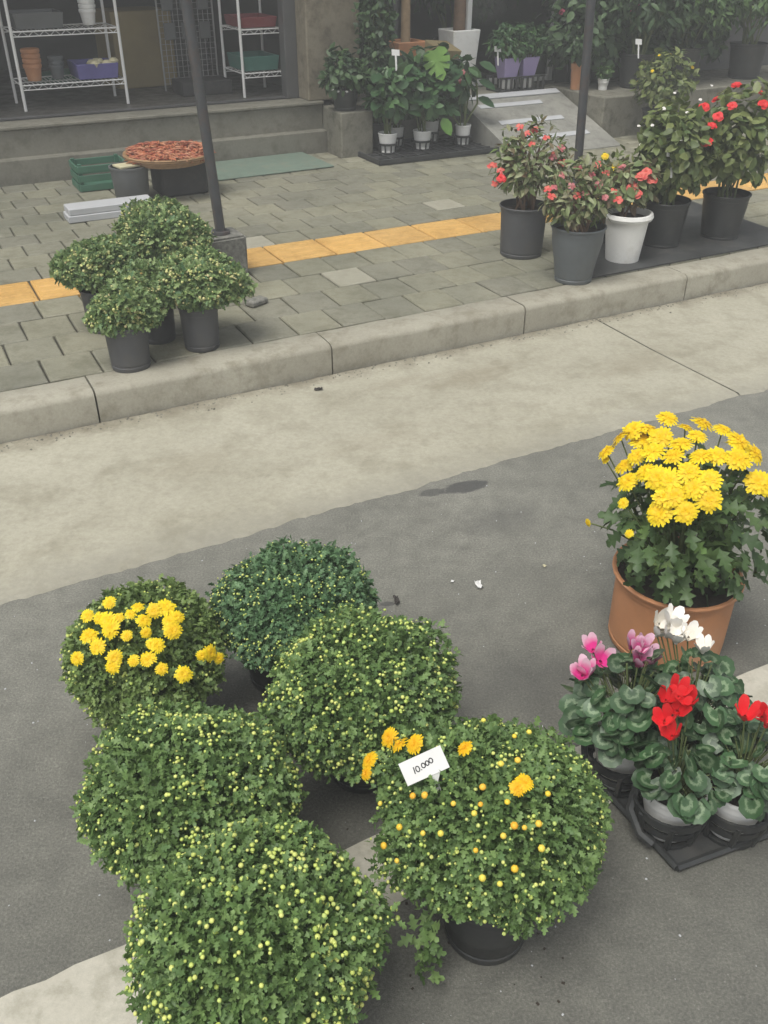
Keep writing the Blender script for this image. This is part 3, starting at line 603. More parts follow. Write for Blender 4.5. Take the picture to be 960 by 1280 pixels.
# =================================================================== BUDDED CHRYSANTHEMUM DOMES
def mum(name, base, c, rad, potp, label, seed, n=7000, lsize=.019, nb=190, bsize=.0042, leafm='mum', budm='bud', group='chrysanthemum domes on the asphalt', flowers=(), fl=FL_Y, fsize=.02, obuds=(), zmin=-.62, lumps=.15, bare=0.0):
    rng = np.random.default_rng(seed)
    o = empty(name, base, rng.uniform(0, .0), label, 'plant', group)
    pot(o, *potp)
    off = np.array(c) - np.array(base)
    l1 = lump(rng, 9, lumps * .9, 6); l2 = lump(rng, 60, lumps * .75, 34)
    lf = lambda d__: l1(d__) * l2(d__)
    P, Nn = shell(rng, n, rad, lf, .80, 1.02, zmin)
    v, f = leaves(rng, P + off, Nn, lsize, LEAF_MUM, up=.45, droop=.08, out=.65, jit=.55)
    P2, N2 = shell(rng, n // 3, rad, lf, .60, .82, -.8)
    v2, f2 = leaves(rng, P2 + off, N2, lsize * 1.15, LEAF_MUM)
    # shoots that break the outline
    P3, N3 = shell(rng, n // 14, rad, lf, 1.0, 1.09, -.5); v3, f3 = leaves(rng, P3 + off, N3, lsize * .9, LEAF_MUM, spread=.5, out=.8, droop=0)
    td = np.repeat(dirs(rng, 46, -.45), 12, 0); te = nrm(td + rng.normal(size=td.shape) * .07); tk = np.repeat(rng.uniform(1.02, 1.13, 46), 12) * rng.uniform(.93, 1.0, len(te)) * lf(te)
    P4 = te * tk[:, None] * np.stack([np.full(len(te), rad[0]), np.full(len(te), rad[0]), np.where(te[:, 2] > 0, rad[1], rad[2])], 1)
    v4, f4 = leaves(rng, P4 + off, te, lsize, LEAF_MUM, spread=.7, out=.6, droop=0)
    core = CORE[0] * np.array([rad[0] * .62, rad[0] * .62, 1]); core[:, 2] *= np.where(core[:, 2] > 0, rad[1] * .62, rad[2] * .7)
    bulk('foliage', [(v, f), (v2, f2), (v3, f3), (v4, f4), (core + off, CORE[1])], leafm, o, 'stuff')
    g = G(); h = potp[3] * .85
    for k in range(9):
        a = rng.uniform(0, 6.28); q = rng.uniform(.01, potp[1] * .6)
        p0 = Vector((q * math.cos(a), q * math.sin(a), h)); p2 = Vector(off) + Vector((rad[0] * .6 * math.cos(a), rad[0] * .6 * math.sin(a), -.02))
        g.tube([p0, (p0 + p2) / 2 + Vector((0, 0, .02)), p2], [.004, .0035, .002], 5)
    g.obj('stems', 'stem', o)
    # buds in small sprays
    nc = int(nb / 3.2); d_ = dirs(rng, nc, -.42); bp, bn = [], []
    for q in d_:
        k = int(rng.choice([1, 2, 3, 4, 6])); 
        for _ in range(k):
            e = nrm(q + rng.normal(size=3) * .06); r_ = lf(e[None])[0] * rng.uniform(1.02, 1.11)
            bp.append(e * r_ * np.array([rad[0], rad[0], rad[1] if e[2] > 0 else rad[2]])); bn.append(nrm(e + np.array([0, 0, .5])))
    bp = np.array(bp); bn = np.array(bn); keep = rng.uniform(size=len(bp)) > bare
    bp, bn = bp[keep], bn[keep]
    T = np.cross(bn, rng.normal(size=bn.shape))
    bv, bf = place((BUD[0], BUD[1]), bp + off, T, bn, bsize * rng.uniform(.5, 1.2, len(bp)))
    # place() maps template z to the normal
    bulk('flower_buds', [(bv, bf)], budm, o, 'stuff', smooth=True)
    R3 = np.array([rad[0], rad[0], rad[1]])
    for p in flowers:
        e = np.array(p); flower(o, fl, rng, Vector(off + e * 1.05), nrm(nrm(e / R3) * .7 + np.array([0, -.4, .5]) + rng.normal(size=3) * .22), fsize * rng.uniform(.65, 1.15))
    for p in obuds:
        e = np.array(p); link('opening_bud', bud_mesh('bud_yellow'), o, Vector(off + e * 1.06), face(nrm(e / R3) + np.array([0, 0, .3])), rng.uniform(.0042, .0068))
    return o
NP = ('nursery', .076, .106, .178, 'black')
NP2 = ('nursery', .072, .10, .18, 'black')
mum('potted_chrysanthemum', (-.265, 1.735, 0), (-.207, 1.725, .215), (.174, .138, .10), NP2, 'budded green chrysanthemum with the bluest leaves, beside the yellow blooms', 11, leafm='mum_blue', nb=850, bsize=.0027, lsize=.0175, n=7500)
mum('potted_chrysanthemum', (-.05, 1.43, 0), (-.045, 1.405, .245), (.175, .145, .11), NP2, 'budded chrysanthemum dome behind the price tag, thick with lime buds', 12, nb=1050, bsize=.0039)
Cc = (.177, 1.07, .285)
FLC = [(-0.211, 0.081, 0.051), (-0.217, 0.060, 0.042), (-0.177, 0.115, 0.07), (-0.16, 0.085, 0.085), (-0.135, 0.06, 0.114), (-0.057, 0.011, 0.156), (0.029, -0.058, 0.155), (.018, -.066, .152)]
OBC = [(-0.021, 0.075, 0.151), (0.023, -0.02, 0.161), (-0.035, -0.065, 0.152), (-0.122, -0.056, 0.123), (-0.04, -0.09, 0.143), (-0.126, -0.106, 0.097), (-0.009, -0.132, 0.124), (-0.185, -0.077, 0.03), (-0.004, -0.028, 0.162), (0.023, -0.122, 0.13), (0.045, -0.115, 0.13), (0.008, -0.12, 0.132), (-0.041, -0.172, 0.081), (0.006, -0.166, 0.094), (-0.016, -0.179, 0.077), (-0.05, -0.101, 0.136), (-0.08, -0.082, 0.135), (-0.161, -0.079, 0.077), (0.024, 0.031, 0.16), (0.05, 0.046, 0.154), (-0.05, -0.145, 0.108), (-0.191, -0.017, 0.057), (-0.14, -0.048, 0.112), (0.0, -0.089, 0.147), (0.064, -0.071, 0.144), (-0.165, -0.11, 0.037), (-0.1, -0.115, 0.108), (0.047, -0.143, 0.11)]
mC = mum('potted_chrysanthemum', (.190, 1.04, 0), (.196, 1.078, .268), (.178, .145, .110), NP, 'chrysanthemum dome holding a price tag, with a few golden blooms opening', 13, nb=620, bsize=.0034, flowers=FLC, fl=FL_A, fsize=.019, obuds=OBC, n=7000, zmin=-.5)
# trailing sprig at its pot
rng = np.random.default_rng(5)
cur = [Vector((-.085, -.05, .19)), Vector((-.115, -.085, .15)), Vector((-.118, -.10, .10)), Vector((-.122, -.11, .045))]
g = G().tube(cur, [.003, .003, .0025, .002], 5)
PP = np.array([cur[0].lerp(cur[1], 0)] * 0 + [list(cur[min(2, int(q * 3))].lerp(cur[min(2, int(q * 3)) + 1], q * 3 % 1)) for q in rng.uniform(.1, .999, 46)]) + rng.normal(size=(46, 3)) * .012
NN = nrm(rng.normal(size=(46, 3)) * .6 + np.array([-.2, -.6, .6])); v, f = leaves(rng, PP, NN, .026, LEAF_MUM)
bulk('trailing_sprig', [(np.array(g.v), g.f), (v, f)], 'mum', mC)
mum('potted_chrysanthemum', (-.355, 1.165, 0), (-.360, 1.145, .25), (.174, .142, .12), NP2, 'budded chrysanthemum dome between the yellow blooms and the painted line', 14, nb=1000, bsize=.0036)
mum('potted_chrysanthemum', (-.20, .875, 0), (-.203, .868, .245), (.168, .14, .13), NP2, 'budded chrysanthemum dome standing over the painted road line', 15, nb=900, bsize=.0041)
FLF = [(-0.018, -0.079, 0.158), (0.004, -0.071, 0.161), (0.031, -0.083, 0.154), (0.047, -0.058, 0.16), (0.067, -0.047, 0.157), (0.079, -0.071, 0.145), (-0.031, -0.099, 0.147), (0.039, -0.105, 0.142), (0.051, -0.121, 0.128), (0.003, -0.112, 0.141), (0.061, -0.121, 0.124), (-0.017, -0.146, 0.114), (-0.019, -0.156, 0.102), (0.046, -0.143, 0.109), (0.072, -0.15, 0.09), (0.109, -0.141, 0.068), (0.14, -0.1, 0.08), (0.153, -0.086, 0.073), (0.167, -0.079, 0.054), (0.09, -0.061, 0.144), (0.02, -0.149, 0.11), (0.086, -0.088, 0.134), (-0.04, -0.081, 0.153), (-.06, -.07, .15), (-.075, -.10, .13), (-.055, -.12, .12), (-.09, -.05, .14), (-.10, -.12, .09), (.015, -.055, .166), (-.045, -.04, .165)]
mum('potted_chrysanthemum', (-.545, 1.575, 0), (-.525, 1.555, .235), (.168, .145, .12), NP2, 'bushy chrysanthemum with many open yellow blooms beside the budded domes', 16, leafm='mum_yel', nb=420, bsize=.0034, flowers=FLF, fl=FL_Y, fsize=.0185, lumps=.14)
# small domes on the pavement
GP = 'budded chrysanthemums on the pavement edge'
def pmum(s_, t_, cz, ds, dt, r_, rz, pr, label, seed, **k):
    b_ = W(s_, t_, PZ); c = W(s_ + ds, t_ + dt, cz)
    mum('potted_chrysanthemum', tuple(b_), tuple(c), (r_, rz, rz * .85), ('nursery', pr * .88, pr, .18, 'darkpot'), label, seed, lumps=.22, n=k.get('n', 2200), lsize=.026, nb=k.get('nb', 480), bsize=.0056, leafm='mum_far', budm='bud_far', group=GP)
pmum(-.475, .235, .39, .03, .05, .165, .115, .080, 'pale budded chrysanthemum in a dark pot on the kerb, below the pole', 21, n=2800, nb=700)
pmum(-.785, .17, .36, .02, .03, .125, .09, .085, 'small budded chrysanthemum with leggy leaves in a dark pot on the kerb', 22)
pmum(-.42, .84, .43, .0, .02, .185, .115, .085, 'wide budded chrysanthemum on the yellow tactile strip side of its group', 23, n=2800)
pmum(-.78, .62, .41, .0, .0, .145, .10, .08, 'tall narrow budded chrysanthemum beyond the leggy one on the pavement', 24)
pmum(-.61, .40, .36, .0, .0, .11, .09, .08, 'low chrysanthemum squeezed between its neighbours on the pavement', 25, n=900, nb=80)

# price tag
tg = empty('price_tag', (0.0664, 1.06, .4223), 0, 'white plastic price tag reading 10.000 stuck in the chrysanthemum', 'tag')
tg.scale = (1.12,) * 3; tg.rotation_mode = 'QUATERNION'; tg.rotation_quaternion = Quaternion((1, 0, 0), R(52)) @ Quaternion((0, 0, 1), R(24))
g = G(); a, b_ = .034, .0175
g.v = [(x, y, z) for z in (-.0006, .0006) for x, y in ((-a, -b_), (.012, -b_), (a, -b_), (a, b_), (-a, b_))]; g.f = [(4, 3, 2, 1, 0), (5, 6, 7, 8, 9)] + [(k, (k + 1) % 5, 5 + (k + 1) % 5, 5 + k) for k in range(5)]
g.obj('plate', 'paper', tg)
g = G().add([(-.002, -b_ + .001, -.0005), (.020, -b_ + .001, -.0005), (.010, -b_ - .012, -.004), (.007, -b_ - .05, -.03), (.003, -b_ - .05, -.03), (.002, -b_ - .012, -.004)], [(0, 5, 2, 1), (5, 4, 3, 2)]); g.obj('stake', 'paper', tg)
g = G()
def stroke(pts, wd=.0016):
    pts = [Vector((p[0], p[1], .0011)) for p in pts]; vs_ = []
    for i, p in enumerate(pts):
        dd = (pts[min(i + 1, len(pts) - 1)] - pts[max(i - 1, 0)]).normalized(); nn = Vector((-dd.y, dd.x, 0))
        vs_ += [p + nn * wd * .5, p - nn * wd * .5]
    g.add(vs_, [(2 * i, 2 * i + 1, 2 * i + 3, 2 * i + 2) for i in range(len(pts) - 1)])
stroke([(-.0165, -.0055), (-.0155, .0045)]); 
def oh(cx, cy, rx, ry, ph=.3): stroke([(cx + rx * math.cos(ph + 2 * math.pi * k / 11), cy + ry * math.sin(ph + 2 * math.pi * k / 11)) for k in range(12)])
oh(-.0105, -.0005, .0028, .0042); stroke([(-.0058, -.0045), (-.0052, -.0032)], .0016)
oh(-.0008, .0008, .0027, .0036, 1); oh(.0058, .0016, .0026, .0034, 2); oh(.0122, .0028, .0028, .0036, 0)
g.obj('lettering', 'ink', tg)

# =================================================================== YELLOW CHRYSANTHEMUM IN TERRACOTTA POT
rng = np.random.default_rng(31)
base = np.array([.745, 1.885, 0.]); oc = np.array([.742, 1.88, .40]) - base
om = empty('potted_chrysanthemum', tuple(base), 0, 'tall chrysanthemum with big yellow blooms in an orange terracotta pot', 'plant')
pot(om, 'nursery', .146, .158, .22, 'terra')
LM = [strip_mesh('leaf', LEAF_MUM, 'bigmum')]
P, Nn = shell(rng, 230, (.19, .19, .17), lump(rng, 12, .1, 10), .72, .98, -.85)
for p, n_ in zip(P, Nn):
    T = nrm(np.cross(n_, rng.normal(size=3))); D = nrm(T * .5 + n_ * .6 + np.array([0, 0, -.45])); N2 = nrm(n_ * .6 + np.array([0, 0, .7]) + rng.normal(size=3) * .25)
    X = nrm(np.cross(D, N2)); N2 = np.cross(X, D)
    q = Matrix((X, D, N2)).transposed().to_quaternion()
    link('leaf', LM[0], om, Vector(p + oc + np.array([0, 0, -.04])), q, float(rng.uniform(.045, .072)))
v, f = leaves(rng, shell(rng, 420, (.15, .14, .15), lump(rng, 12, .1, 10), .5, .95, -.9)[0] + oc + np.array([0, 0, -.05]), nrm(rng.normal(size=(420, 3)) + np.array([0, 0, .6])), .05, LEAF_MUM)
bulk('inner_foliage', [(v, f)], 'mum', om, 'stuff')
g = G()
FLO = [(-0.061, 0.103, 0.199), (-0.137, 0.11, 0.163), (-0.106, 0.105, 0.169), (-0.164, 0.108, 0.142), (-0.114, 0.097, 0.141), (-0.089, 0.04, 0.18), (-0.196, 0.101, 0.108), (-0.197, 0.094, 0.089), (-0.16, 0.052, 0.097), (-0.142, 0.03, 0.136), (-0.169, -0.018, 0.094), (-0.14, -0.043, 0.134), (-0.121, -0.077, 0.138), (-0.099, -0.096, 0.144), (-0.083, -0.05, 0.181), (-0.109, -0.118, 0.112), (-0.119, -0.13, 0.079), (-0.167, -0.09, -0.005), (-0.235, 0.032, -0.054), (-0.179, -0.045, 0.051), (-0.092, -0.125, 0.12), (-0.117, -0.004, 0.166), (-0.062, -0.023, 0.197), (-0.059, -0.099, 0.167), (-0.054, -0.128, 0.143), (-0.029, -0.071, 0.192), (-0.032, 0.054, 0.198), (-0.02, -0.122, 0.16), (-0.022, -0.005, 0.208), (-0.071, -0.154, 0.096), (0.006, -0.073, 0.194), (-0.022, -0.151, 0.126), (.05, -.08, .19), (.07, -.02, .2), (.06, .06, .19), (.10, -.10, .14), (.12, 0, .16), (.03, .11, .18), (.11, .08, .14), (.14, -.05, .1)]
for i, p in enumerate(FLO):
    e = np.array(p); small = i in (17, 18, 19, 7)
    n_ = nrm(nrm(e) * .8 + np.array([-.05, -.35, .55]) + rng.normal(size=3) * .28)
    flower(om, FL_Y, rng, Vector(oc + e), n_, (.013 if small else .0285) * rng.uniform(.9, 1.1))
    s0 = Vector(oc) + Vector((e[0] * .35, e[1] * .35, -.12)); s1 = Vector(oc + e)
    g.tube([s0, s0.lerp(s1, .6) + Vector((0, 0, .01)), s1], [.003, .0022, .0018], 5)
for k in range(7):
    a = k * .9; g.tube([(.04 * math.cos(a), .04 * math.sin(a), .17), (.06 * math.cos(a) + oc[0] * .5, .06 * math.sin(a), .3), (.08 * math.cos(a) + oc[0], .08 * math.sin(a), .42)], [.005, .004, .003], 6)
g.obj('stems', 'stem', om)

# =================================================================== CYCLAMEN IN A CARRY TRAY
def heart_leaf():
    n = 22; v = [(0, .42, -.04)]; 
    for k in range(n):
        a = 2 * math.pi * k / n; r_ = .5 * (1 + .05 * math.cos(9 * a))
        notch = math.exp(-((k if k < n / 2 else k - n) / 1.1) ** 2)
        x, y = r_ * math.sin(a), .48 - r_ * math.cos(a) + .36 * notch
        v.append((x, y, .06 * abs(x) * 2 + .015 * math.cos(6 * a)))
    return np.array(v), [(0, 1 + k, 1 + (k + 1) % n) for k in range(n)]
HEART = heart_leaf(); ME_CL = strip_mesh('leaf', HEART, 'cyc_leaf')
def cyc_flower(name, mat, seed):
    """five broad petals swept up from a nodding throat; about 40 mm tall"""
    rr = random.Random(seed); g = G()
    for k in range(5):
        a = 2 * math.pi * k / 5 + rr.uniform(-.25, .25); c, s_ = math.cos(a), math.sin(a); tw = rr.uniform(-.25, .25); L = rr.uniform(.85, 1.15)
        P = []
        for q, wd, rad_, z in ((0, .25, .20, 0), (.3, .8, .50, .008), (.6, 1.15, .85, .019), (.85, 1.0, 1.05, .030), (1, .45, 1.25, .036)):
            for sg in (-1, 0, 1):
                aa = tw * q; off = sg * wd * .0095; rr_ = rad_ * .018 + (0.002 if sg == 0 else 0)
                P.append((rr_ * c - off * math.sin(a + aa), rr_ * s_ + off * math.cos(a + aa), z * L + (rr.uniform(-.001, .001))))
        g.add(P, [(3 * i + j, 3 * i + j + 1, 3 * i + 4 + j, 3 * i + 3 + j) for i in range(4) for j in range(2)])
    g.lathe([(.001, -.006), (.0045, -.004), (.0052, .001), (.003, .006)], 10)
    return g.mesh(name, mat, smooth=True, sharp=70)
CYF = {k: [cyc_flower('flower', 'cyc_' + k, s_ + i) for i in range(2)] for k, s_ in (('pink', 1), ('mag', 3), ('white', 5), ('red', 7))}
def cyclamen(base, kinds, flowers, label, seed, nl=46, fr=.10, hz=.075, group='cyclamen in the black carry tray'):
    rng = np.random.default_rng(seed); o = empty('potted_cyclamen', base, 0, label, 'plant', group)
    pot(o, 'nursery', .046, .064, .125, 'white'); g = G(); ph = .12
    for k in range(nl):
        a = rng.uniform(0, 6.28); q = fr * math.sqrt(rng.uniform(.02, 1)); z = ph + .02 + hz * (1.15 - .8 * (q / fr) ** 2) * rng.uniform(.6, 1.1)
        p = Vector((q * math.cos(a), q * math.sin(a), z)); D = nrm(np.array([math.cos(a), math.sin(a), -.1 - .35 * q / fr]) + rng.normal(size=3) * .45)
        N2 = nrm(np.array([math.cos(a) * .5, math.sin(a) * .5, .9]) + rng.normal(size=3) * .5); X = nrm(np.cross(D, N2)); N2 = np.cross(X, D)
        link('leaf', ME_CL, o, p, Matrix((X, D, N2)).transposed().to_quaternion(), float(rng.uniform(.034, .056)))
        g.tube([(q * .25 * math.cos(a), q * .25 * math.sin(a), ph - .015), (q * .6 * math.cos(a), q * .6 * math.sin(a), ph + (z - ph) * .7), p], .0015, 4)
    for kd, p in flowers:
        pl = Vector(p) - Vector(base); t_ = Vector((rng.uniform(-.4, .4), -.25 + rng.uniform(-.3, .3), 1))
        link('flower', CYF[kd][int(rng.integers(2))], o, pl, face(t_) @ Quaternion((0, 0, 1), rng.uniform(0, 6)), float(rng.uniform(.88, 1.12)))
        g.tube([(pl.x * .2, pl.y * .2, ph - .01), (pl.x * .6, pl.y * .6, ph + (pl.z - ph) * .6), pl - Vector((0, 0, .0))], .0017, 5)
    g.obj('stems', 'stem', o)
c1, c2, c3, c4 = (.515, 1.40, .012), (.588, 1.268, .012), (.648, 1.40, .012), (.72, 1.27, .012)
cyclamen(c1, 0, [('pink', (.444, 1.485, .30)), ('pink', (.452, 1.455, .295)), ('pink', (.407, 1.405, .30)), ('pink', (.418, 1.415, .295)), ('mag', (.522, 1.485, .31)), ('mag', (.54, 1.475, .315)), ('mag', (.526, 1.435, .305)), ('mag', (.545, 1.45, .30)), ('mag', (.533, 1.455, .325))], 'cyclamen with pink and magenta flowers and silver marbled leaves', 41, 130, .105, .15)
cyclamen(c2, 0, [('red', (.556, 1.33, .305)), ('red', (.548, 1.290, .29)), ('red', (.580, 1.345, .315)), ('red', (.560, 1.268, .27)), ('red', (.575, 1.31, .295)), ('red', (.60, 1.32, .31))], 'cyclamen with bright red flowers in a white pot', 42, 70, .080, .095)
cyclamen(c3, 0, [('white', (.592, 1.54, .325)), ('white', (.598, 1.50, .33)), ('white', (.615, 1.485, .325)), ('white', (.61, 1.515, .34)), ('white', (.64, 1.49, .33)), ('white', (.66, 1.45, .33)), ('white', (.585, 1.52, .315))], 'cyclamen with white flowers beside the terracotta pot', 43, 130, .10, .15)
cyclamen(c4, 0, [('red', (.70, 1.29, .30)), ('red', (.73, 1.26, .31)), ('red', (.74, 1.30, .29))], 'second red cyclamen at the far end of the carry tray', 44, 70, .085, .095)
tr = empty('carry_tray', (.61, 1.325, 0), 0, 'black plastic carry tray with slotted cups holding the cyclamen', 'tray')
e1v, e2v = Vector((.86, .51, 0)), Vector((.51, -.86, 0))
for nm, cc in (('cup', c1), ('cup', c2), ('cup', c3), ('cup', c4)):
    g = G(); c = Vector(cc) - Vector((.61, 1.325, 0))
    for z, r_, hh in ((.008, .054, .006), (.048, .061, .008), (.086, .072, .010)): g.lathe([(r_, -hh), (r_ + .006, -hh), (r_ + .007, hh), (r_ + .001, hh), (r_, -hh)], 24, (c.x, c.y, z + .004))
    for k in range(7):
        a = 2 * math.pi * k / 7; ca, sa = math.cos(a), math.sin(a)
        g.tube([(c.x + .057 * ca, c.y + .057 * sa, .004), (c.x + .065 * ca, c.y + .065 * sa, .05), (c.x + .076 * ca, c.y + .076 * sa, .092)], .007, 5)
    g.obj(nm, 'black', tr, smooth=True)
q = [Vector((.462, 1.40, 0)), Vector((.585, 1.165, 0)), Vector((.86, 1.27, 0)), Vector((.72, 1.52, 0))]
q = [p - Vector((.61, 1.325, 0)) for p in q]
g = G(); g.v = [(p.x, p.y, z) for z in (.003, .009) for p in q]; g.f = [(3, 2, 1, 0), (4, 5, 6, 7)] + [(k, (k + 1) % 4, 4 + (k + 1) % 4, 4 + k) for k in range(4)]
g.obj('base_sheet', 'wetmat', tr)
g = G()
for k in range(4): g.tube([(q[k].x, q[k].y, .011), (q[(k + 1) % 4].x, q[(k + 1) % 4].y, .011)], .008, 6)
g.obj('rim', 'black', tr, smooth=True)
c = Vector(c1) - Vector((.61, 1.325, 0))
for (dx, dy) in ((-.062, -.02),):
    g = G().tube([(c.x + dx, c.y + dy + .03, .10), (c.x + dx - .022, c.y + dy + .02, .115), (c.x + dx - .024, c.y + dy - .02, .085), (c.x + dx - .006, c.y + dy - .05, .055), (c.x + dx + .01, c.y + dy - .05, .05)], .008, 6)
    g.obj('handle', 'black', tr, smooth=True)
c = Vector(c2) - Vector((.61, 1.325, 0))
G().tube([(c.x - .07, c.y + .02, .10), (c.x - .085, c.y - .01, .075), (c.x - .07, c.y - .045, .045), (c.x - .045, c.y - .06, .03)], .009, 6).obj('handle', 'black', tr, smooth=True)

# =================================================================== FLOWERING PLANTS AT THE KERB, RIGHT GROUP
def leafy(name, s_, t_, z0, potp, c, rad, label, seed, leafm, n, lsize, tpl=LEAF_LANCE, stems=9, stemm='stem', flowers=(), group=None, zmin=-.8, lo=.35, fl=None, nf=0, fsize=.02, cat='plant', inner=0, extra=None):
    rng = np.random.default_rng(seed); b_ = W(s_, t_, z0); o = empty(name, b_, 0, label, cat, group)
    if potp: pot(o, *potp); ph = potp[3] * .86; pr = potp[1] * .6
    else: ph, pr = 0, .05
    off = np.array(c); lf = lump(rng, 18, .28, 9)
    P, Nn = shell(rng, n, rad, lf, lo, 1.04, zmin)
    v, f = leaves(rng, P + off, Nn, lsize, tpl, spread=.7, out=.6, droop=.35, up=.7, jit=.35)
    bulk('foliage', [(v, f)], leafm, o, 'stuff')
    g = G()
    for k in range(stems):
        a = rng.uniform(0, 6.28); d_ = dirs(rng, 1, .0)[0] * np.array([rad[0], rad[0], rad[1]]) * .85
        p0 = Vector((pr * math.cos(a) * .7, pr * math.sin(a) * .7, ph)); p2 = Vector(off + d_)
        g.tube([p0, p0.lerp(p2, .5) + Vector((0, 0, .03)), p2], [.006, .005, .0025], 5)
    g.obj('stems', stemm, o)
    for k in range(nf):
        d_ = dirs(rng, 1, -.1)[0]; r_ = lf(d_[None])[0]
        p = off + d_ * r_ * np.array([rad[0], rad[0], rad[1]]); flower(o, fl, rng, Vector(p), nrm(d_ + np.array([-.1, -.5, .5])), fsize)
    for meshes, p, sz in flowers: flower(o, meshes, rng, Vector(p), Vector((rng.uniform(-.4, .2), -.6 + rng.uniform(-.3, .3), .8)), sz)
    return o
GK = 'flowering pots on the kerb'
def cl(p, *offs): return [tuple(np.array(p) + np.array(o_)) for o_ in offs]
fd = [(FL_C, p, .019) for p in ((-.14, -.05, .43), (-.16, -.02, .36), (-.185, 0, .44), (-.02, -.03, .60), (.07, -.06, .585), (-.05, .02, .62), (.0, -.08, .56), (.13, -.02, .51), (.16, -.06, .47), (-.11, .02, .53), (.03, .06, .6), (-.17, -.02, .45))] + [(FL_R, (-.14, -.10, .40), .026), (FL_P, (.15, -.03, .53), .024), (FL_P, (.11, -.08, .50), .024)]
leafy('potted_impatiens', 1.40, .67, PZ, ('nursery', .108, .124, .255, 'darkpot'), (-.01, 0, .445), (.165, .18, .13), 'coral flowered impatiens with reddish shoots in a wide charcoal pot', 51, 'imp', 760, .05, stems=16, stemm='redstem', flowers=fd, group=GK, lo=.5)
fg = [(FL_P, p, .020) for p in ((-.14, -.06, .45), (-.10, 0, .49), (-.07, -.08, .46), (.02, -.05, .50), (.05, -.09, .47), (-.01, -.12, .44), (.08, -.12, .42), (-.03, .02, .52))] + [(FL_C, p, .021) for p in ((-.16, -.10, .42), (-.05, -.13, .43), (.12, -.1, .44), (.14, -.12, .41), (.10, .0, .5), (-.17, -.05, .44), (.06, .03, .53))]
leafy('potted_impatiens', 1.385, .205, PZ, ('nursery', .090, .128, .265, 'greypot'), (-.02, 0, .395), (.165, .15, .12), 'pink and coral impatiens in a tapered blue-grey pot', 52, 'imp', 760, .048, stems=16, stemm='redstem', flowers=fg, group=GK, lo=.5)
fw = [(FL_R[1:], p, .028) for p in ((.02, -.08, .43), (.045, -.06, .445), (.075, -.06, .41), (-.02, -.08, .38), (.0, -.10, .35))] + [(FL_Y, p, .016) for p in ((-.10, .05, .44), (-.07, .06, .45), (-.12, .02, .42))] + [(FL_P, (-.05, .04, .45), .025)]
leafy('potted_geranium', 1.80, .34, PZ, ('roll', .084, .114, .245, 'white'), (-.03, .02, .36), (.12, .12, .09), 'red flowered plant in a white pot with a thick rolled rim', 53, 'imp', 420, .05, tpl=LEAF_OVAL, stems=10, stemm='redstem', flowers=fw, group=GK, lo=.4)
leafy('potted_marigold', 1.93, .66, PZ, ('nursery', .075, .095, .2, 'black'), (0, 0, .31), (.16, .15, .12), 'small yellow flowered plant in a black pot behind the white one', 54, 'rose', 420, .05, flowers=[(FL_Y, p, .02) for p in ((-.10, -.08, .41), (-.05, -.05, .45), (.0, -.1, .42), (.06, -.06, .38), (.09, -.12, .33), (.12, -.1, .28), (.05, -.13, .31))] + [(FL_W, p, .018) for p in ((.1, -.12, .37), (.13, -.08, .32), (.02, -.14, .36))], group=GK, lo=.4)
leafy('potted_rose', 2.16, .46, PZ, ('nursery', .10, .125, .24, 'black'), (0, 0, .46), (.19, .25, .2), 'tall leafy rose bush with pale buds in a black pot', 55, 'rose', 1500, .055, tpl=LEAF_OVAL, stems=16, flowers=[(FL_W, p, .009) for p in ((-.19, -.05, .52), (-.16, -.1, .62), (-.12, -.12, .70), (-.06, -.05, .76), (.0, -.1, .68), (-.08, -.18, .42), (.05, -.12, .74), (-.02, -.15, .56), (-.2, 0, .6), (.1, -.1, .8))] + [(FL_R[:1], p, .03) for p in ((.08, -.1, .70), (.12, -.14, .62), (.10, -.16, .55), (.15, -.12, .66))], group=GK, lo=.3)
leafy('potted_rose', 2.55, .42, PZ, ('nursery', .10, .125, .24, 'black'), (0, 0, .48), (.20, .26, .2), 'red flowered rose bush beside the tall budded rose', 56, 'rose', 900, .055, tpl=LEAF_OVAL, stems=12, fl=FL_R[:1], nf=14, fsize=.028, group=GK, lo=.35)
# dark sheet under the white pot
g = G(); Q = [(1.43, .175), (2.9, .175), (2.95, 1.05), (1.66, .62)]
for z in (.002, .0075): g.v += [(a, b_, z) for a, b_ in Q]
g.f = [(3, 2, 1, 0), (4, 5, 6, 7)] + [(k, (k + 1) % 4, 4 + (k + 1) % 4, 4 + k) for k in range(4)]
tag(g.obj('ground_sheet', 'wetmat', None, W(0, 0, PZ), (0, 0, ANG)), 'dark damp plastic sheet under the white flower pot', 'sheet')

